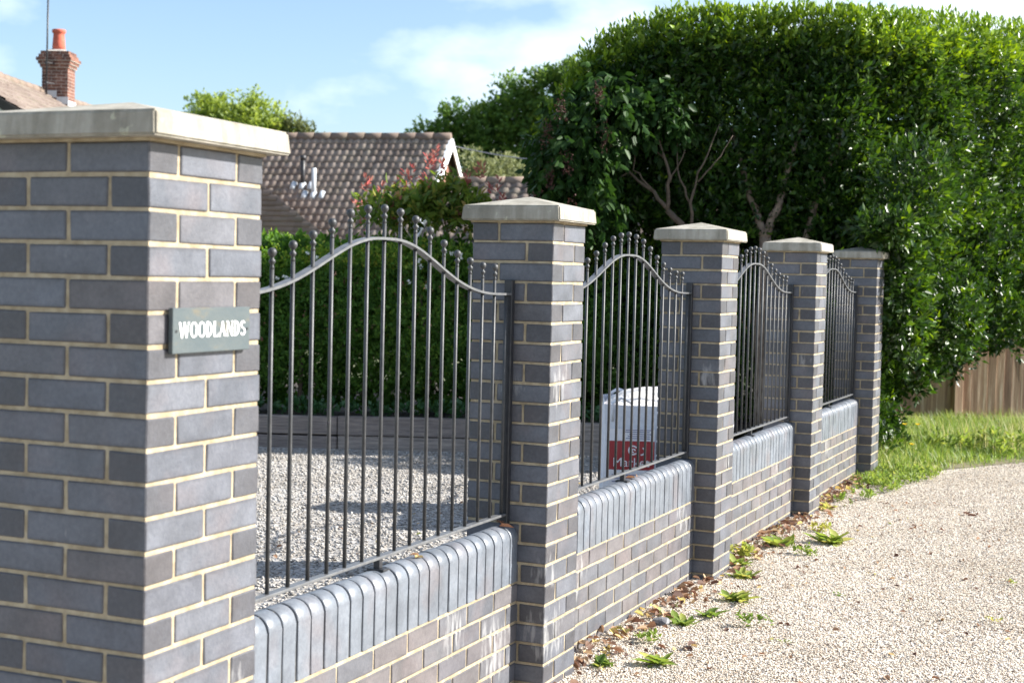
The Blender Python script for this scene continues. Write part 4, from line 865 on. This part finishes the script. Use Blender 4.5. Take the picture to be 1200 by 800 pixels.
for s in (1, -1):
    d = (sd*s-Vector((0, 0, tan))).normalized(); a = RR+ed*.03+Vector((0, 0, -.02)); L = slopeL+.1; nn = ed.cross(d).normalized(); nn = nn if nn.z > 0 else -nn
    slab('bargeboard', bung, [a, a+d*L, a+d*L-nn*.14, a-nn*.14-Vector((0, 0, .02))], ed, .03, M_white)
    b = a+ed*.02+nn*.04; slab('verge_strip', bung, [b, b+d*L, b+d*L-nn*.05, b-nn*.05], -ed, .12, M_white)
wz = 4.5-run*tan+.1
g0 = RR-ed*.12
slab('gable_wall', bung, [(g0+sd*(run-.35)).to_2d().to_3d(), (g0-sd*(run-.35)).to_2d().to_3d(), g0-sd*(run-.35)-Vector((0, 0, (run-.35)*tan+.06)), g0-Vector((0, 0, .06)), g0+sd*(run-.35)-Vector((0, 0, (run-.35)*tan+.06))], -ed, .2, M_redbrick)
f0 = RL+sd*(run-.4); f1 = RR-ed*.33+sd*(run-.4)
slab('front_wall', bung, [f0.to_2d().to_3d(), f1.to_2d().to_3d(), Vector((f1.x, f1.y, wz)), Vector((f0.x, f0.y, wz))], -sd, .2, M_redbrick)
for px, L, m, base in ((Vector((-15.06, 25.0, 3.40)), .68, M_black, 1), (Vector((-14.73, 25.12, 3.12)), .6, M_lead, 1)):
    # put the pipe foot on the roof plane
    t = (px-RR).dot(sd); px = px-sd*(.36 if m is M_black else .06); t = (px-RR).dot(sd); foot = Vector((px.x, px.y, 4.56-t*tan)); bm = bmesh.new(); tube(bm, [foot-Vector((0, 0, .1)), foot+Vector((0, 0, L))], .05, 10)
    if m is M_black: tube(bm, [foot+Vector((0, 0, L-.1)), foot+Vector((0, 0, L))], .065, 10)
    o = mesh_obj('vent_pipe', to_mesh(bm, 'vent_pipe', True), m, bung); o.location = -bung.location
    bm = bmesh.new()
    for k in (-1, 0, 1):
        c = foot+ed*k*.2+dn*.05+Vector((0, 0, .07)); tube(bm, [c-dn*.10-Vector((0, 0, .04)), c+dn*.10-Vector((0, 0, .04))], [.075, .06], 8)
    o = mesh_obj('flashing', to_mesh(bm, 'flashing', True), M_lead, bung); o.location = -bung.location
# lower wing on the right
Q0 = RR+Vector((.25, -.55, 0)); Q0.z = 3.56; Q1 = Q0+ed*7
tiled('wing_roof_tiles', bung, Q0, ed, (sd-Vector((0, 0, .55))).normalized(), 30, 9, .24, .30, M_tile2, .045)
slab('wing_roof_deck', bung, [Q0, Q1, Q1+sd*2.6-Vector((0, 0, 1.43)), Q0+sd*2.6-Vector((0, 0, 1.43))], (0, 0, -1), .05, M_darkwood)
bm = bmesh.new()
for i in range(17):
    a = Q0+ed*.42*i-bung.location+Vector((0, 0, .03)); tube(bm, [a, a+ed*.425], [.1, .108], 10)
o = tag(mesh_obj('wing_ridge_tiles', to_mesh(bm, 'wing_ridge', True), M_tile3, bung), kind='stuff'); a_ = o.data.attributes.new('tint', 'FLOAT', 'POINT'); a_.data.foreach_set('value', np.full(len(o.data.vertices), .7, np.float32))
f0 = Q0+sd*2.3+ed*.3; f1 = Q1+sd*2.3; slab('wing_wall', bung, [f0.to_2d().to_3d(), f1.to_2d().to_3d(), Vector((f1.x, f1.y, 2.28)), Vector((f0.x, f0.y, 2.28))], -sd, .2, M_redbrick)
# garage-like hipped roof in front, left
Hh = Vector((-12.75, 23.2, 1.95)); Ht = Vector((-16.2, 23.6, 4.05))
gar = empty('outbuilding', (-15.5, 23, 0), 'low outbuilding with plain brown hipped roof, left in front of the bungalow', 'building')
Hb = Ht-ed*6; He = Hh-ed*9.0
nrmv = (Ht-Hh).cross(He-Hh).normalized(); nrmv = nrmv if nrmv.z > 0 else -nrmv
ddn = ed.cross(nrmv).normalized(); ddn = ddn if ddn.z < 0 else -ddn
hl = (Hh-Ht)
def clipf(p):
    v = Vector(p)-Ht; s = v.dot(ed); q = v.dot(ddn); hs, hq = hl.dot(ed), hl.dot(ddn); return q > 0 and s < hs*q/hq
hq = hl.dot(ddn)
tiled('roof_tiles', gar, Ht-ed*6, ed, ddn, 62, int(hq/.12)+1, .165, .12, M_tile3, .008, clipf, True)
slab('roof_deck', gar, [Ht, Hh, He, Hb], nrmv, -.05, M_tile3)
bk = Vector((-ed.y, ed.x, 0)); aw = Vector((-.5, .866, 0)); slab('roof_deck', gar, [Ht, Hh, Hh+aw*5-Vector((0, 0, .4)), Ht+aw*4-Vector((0, 0, .8))], (0, 0, -1), .05, M_tile3)
slab('wall', gar, [(Hh-ed*.4+bk*.4).to_2d().to_3d(), (He+bk*.4).to_2d().to_3d(), He+bk*.4+Vector((0, 0, .15)), Hh-ed*.4+bk*.4+Vector((0, 0, .15))], bk, .2, M_redbrick)
# house on the left with chimney
AP = Vector((-19.35, 18.89, 5.46)); ld = Vector((-.36, .933, 0)).normalized(); rd = Vector((ld.y, -ld.x, 0)); pt_ = .58; Lr = 12.5
hs = empty('chimney_house', (AP+ld*5).to_2d().to_3d(), 'house at far left with brown tiled roof and white gable under its chimney', 'house')
dnr = (rd-Vector((0, 0, pt_))).normalized(); dnl = (-rd-Vector((0, 0, pt_))).normalized()
tiled('roof_tiles', hs, AP+Vector((0, 0, .01)), ld, dnr, 62, 17, .2, .27, M_tile2, .035)
W_ = 4.1
slab('roof_deck', hs, [AP, AP+ld*Lr, AP+ld*Lr+rd*W_-Vector((0, 0, W_*pt_)), AP+rd*W_-Vector((0, 0, W_*pt_))], (0, 0, -1), .05, M_darkwood)
slab('roof_deck', hs, [AP+ld*Lr, AP, AP-rd*W_-Vector((0, 0, W_*pt_)), AP+ld*Lr-rd*W_-Vector((0, 0, W_*pt_))], (0, 0, -1), .05, M_tile3)
for s, d in ((1, dnr), (-1, dnl)):
    nn = ld.cross(d).normalized(); nn = nn if nn.z > 0 else -nn; a = AP-ld*.04-nn*.01
    slab('bargeboard', hs, [a, a+d*4.9, a+d*4.9-nn*.17, a-nn*.17], -ld, .03, M_darkwood)
gw = AP+ld*.15; ww = 3.7
slab('gable_wall', hs, [(gw+rd*ww).to_2d().to_3d(), (gw-rd*ww).to_2d().to_3d(), gw-rd*ww-Vector((0, 0, ww*pt_+.06)), gw-Vector((0, 0, .06)), gw+rd*ww-Vector((0, 0, ww*pt_+.06))], ld, .2, M_render)
slab('side_wall', hs, [(gw+rd*ww+ld*.21).to_2d().to_3d(), (gw+rd*ww+ld*12).to_2d().to_3d(), gw+rd*ww+ld*12-Vector((0, 0, ww*pt_+.06)), gw+rd*ww+ld*.21-Vector((0, 0, ww*pt_+.06))], -rd, .2, M_redbrick)
bm = bmesh.new()
for i in range(30):
    a = AP+ld*.42*i-hs.location+Vector((0, 0, .03)); r = .095+random.uniform(0, .015); tube(bm, [a, a+ld*.41], [r, r+.01], 8)
o = tag(mesh_obj('ridge_tiles', to_mesh(bm, 'ridge_tiles', True), M_tile3, hs), kind='stuff'); a_ = o.data.attributes.new('tint', 'FLOAT', 'POINT'); a_.data.foreach_set('value', rng.random(len(o.data.vertices)).astype(np.float32))
# chimney (part of the house): stack of real brick courses, corbelled head, pot
cc = Vector((-21.22, 24.62, 0)); cang = math.atan2(ld.y, ld.x)-math.pi/2
ch = bpy.data.objects.new('chimney', None)
bm = bmesh.new(); bmm = bmesh.new(); z = 4.7; i = 0
while z < 6.36:
    over = 0
    if z > 5.98: over = .035
    if z > 6.06: over = .07
    if z > 6.14: over = .105
    if z > 6.22: over = .06
    if z > 6.29: over = .025
    hx, hy = .30+over, .245+over; o_ = .115*(i % 2)
    for s in (-1, 1):
        x = -hx-(o_ if o_ else 0)
        while x < hx-.01:
            a, b = max(x, -hx), min(x+.215, hx)
            if b-a > .03: box(bm, a, b, min(s*hy, s*(hy-.1)), max(s*hy, s*(hy-.1)), z, z+.064)
            x += .228
        y = -hy+.104-(.115-o_)
        while y < hy-.11:
            a, b = max(y, -hy+.104), min(y+.215, hy-.104)
            if b-a > .03: box(bm, min(s*hx, s*(hx-.1)), max(s*hx, s*(hx-.1)), a, b, z, z+.064)
            y += .228
    box(bmm, -hx+.006, hx-.006, -hy+.006, hy-.006, z-.011+.0005*(i % 2), z+.0645)
    z += .075; i += 1
chm = mesh_obj('chimney', to_mesh(bm, 'chimney'), M_redbrick, hs, tuple(cc-hs.location), cang)
mesh_obj('chimney_mortar', to_mesh(bmm, 'chimney_mortar'), M_oldmortar, chm)
bm = bmesh.new(); b0 = [bm.verts.new((sx*.31, sy*.255, 6.37)) for sx, sy in ((-1, -1), (1, -1), (1, 1), (-1, 1))]; t0 = [bm.verts.new((sx*.15, sy*.14, 6.47)) for sx, sy in ((-1, -1), (1, -1), (1, 1), (-1, 1))]
bm.faces.new(b0[::-1]); bm.faces.new(t0)
for i in range(4): j = (i+1) % 4; bm.faces.new((b0[i], b0[j], t0[j], t0[i]))
mesh_obj('flaunching', to_mesh(bm, 'flaunching'), M_oldmortar, chm)
bm = bmesh.new(); lathe(bm, [(.15, 6.43), (.14, 6.6), (.125, 6.8), (.125, 6.84), (.15, 6.86), (.155, 6.90), (.15, 6.93), (.11, 6.935), (.10, 6.86)], 16); mesh_obj('chimney_pot', to_mesh(bm, 'chimney_pot', True), M_pot, chm)
zr_ = 5.46; bm = bmesh.new()
box(bm, -.315, .05, -.262, -.25, zr_-.1, zr_+.06); box(bm, .05, .315, -.262, -.25, zr_-.25, zr_-.08); box(bm, .302, .318, -.262, .262, zr_-.42, zr_-.16); mesh_obj('flashing', to_mesh(bm, 'flashing'), M_lead, chm)
# aerial mast
mk = empty('aerial_mast', (cc.x+.10, cc.y-.52, 5.3), 'thin dark aerial mast strapped to the chimney, reaching out of view', 'mast')
bm = bmesh.new(); tube(bm, [(0, 0, 0), (.05, -.02, 2.6)], .02, 8); mesh_obj('mast_tube', to_mesh(bm, 'mast_tube', True), M_black, mk)
for z in (.35, .8):
    bm = bmesh.new(); box(bm, -.03, .03, -.03, .24, z, z+.03); mesh_obj('bracket', to_mesh(bm, 'bracket'), M_black, mk)
bm = bmesh.new(); tube(bm, [(-.5, -.1, 2.5), (.6, .1, 2.5)], .012, 6)
for k in range(6): tube(bm, [(-.4+.18*k, -.25, 2.5), (-.4+.18*k, .2, 2.5)], .006, 5)
mesh_obj('aerial', to_mesh(bm, 'aerial'), M_black, mk)
# overhead cable
bm = bmesh.new(); a, b = Vector((-12.48, 27.24, 4.42)), Vector((-5.5, 22.2, 3.75)); tube(bm, [a.lerp(b, t/12)-Vector((0, 0, .25*math.sin(math.pi*t/12))) for t in range(13)], .011, 5)
M_cable = simple('grey_cable', (.3, .3, .32), (.4, .4, .42), 3, .5, 0)
tag(mesh_obj('overhead_cable', to_mesh(bm, 'overhead_cable'), M_cable), 'grey overhead cable running from the roof gable towards the lilac', 'cable')
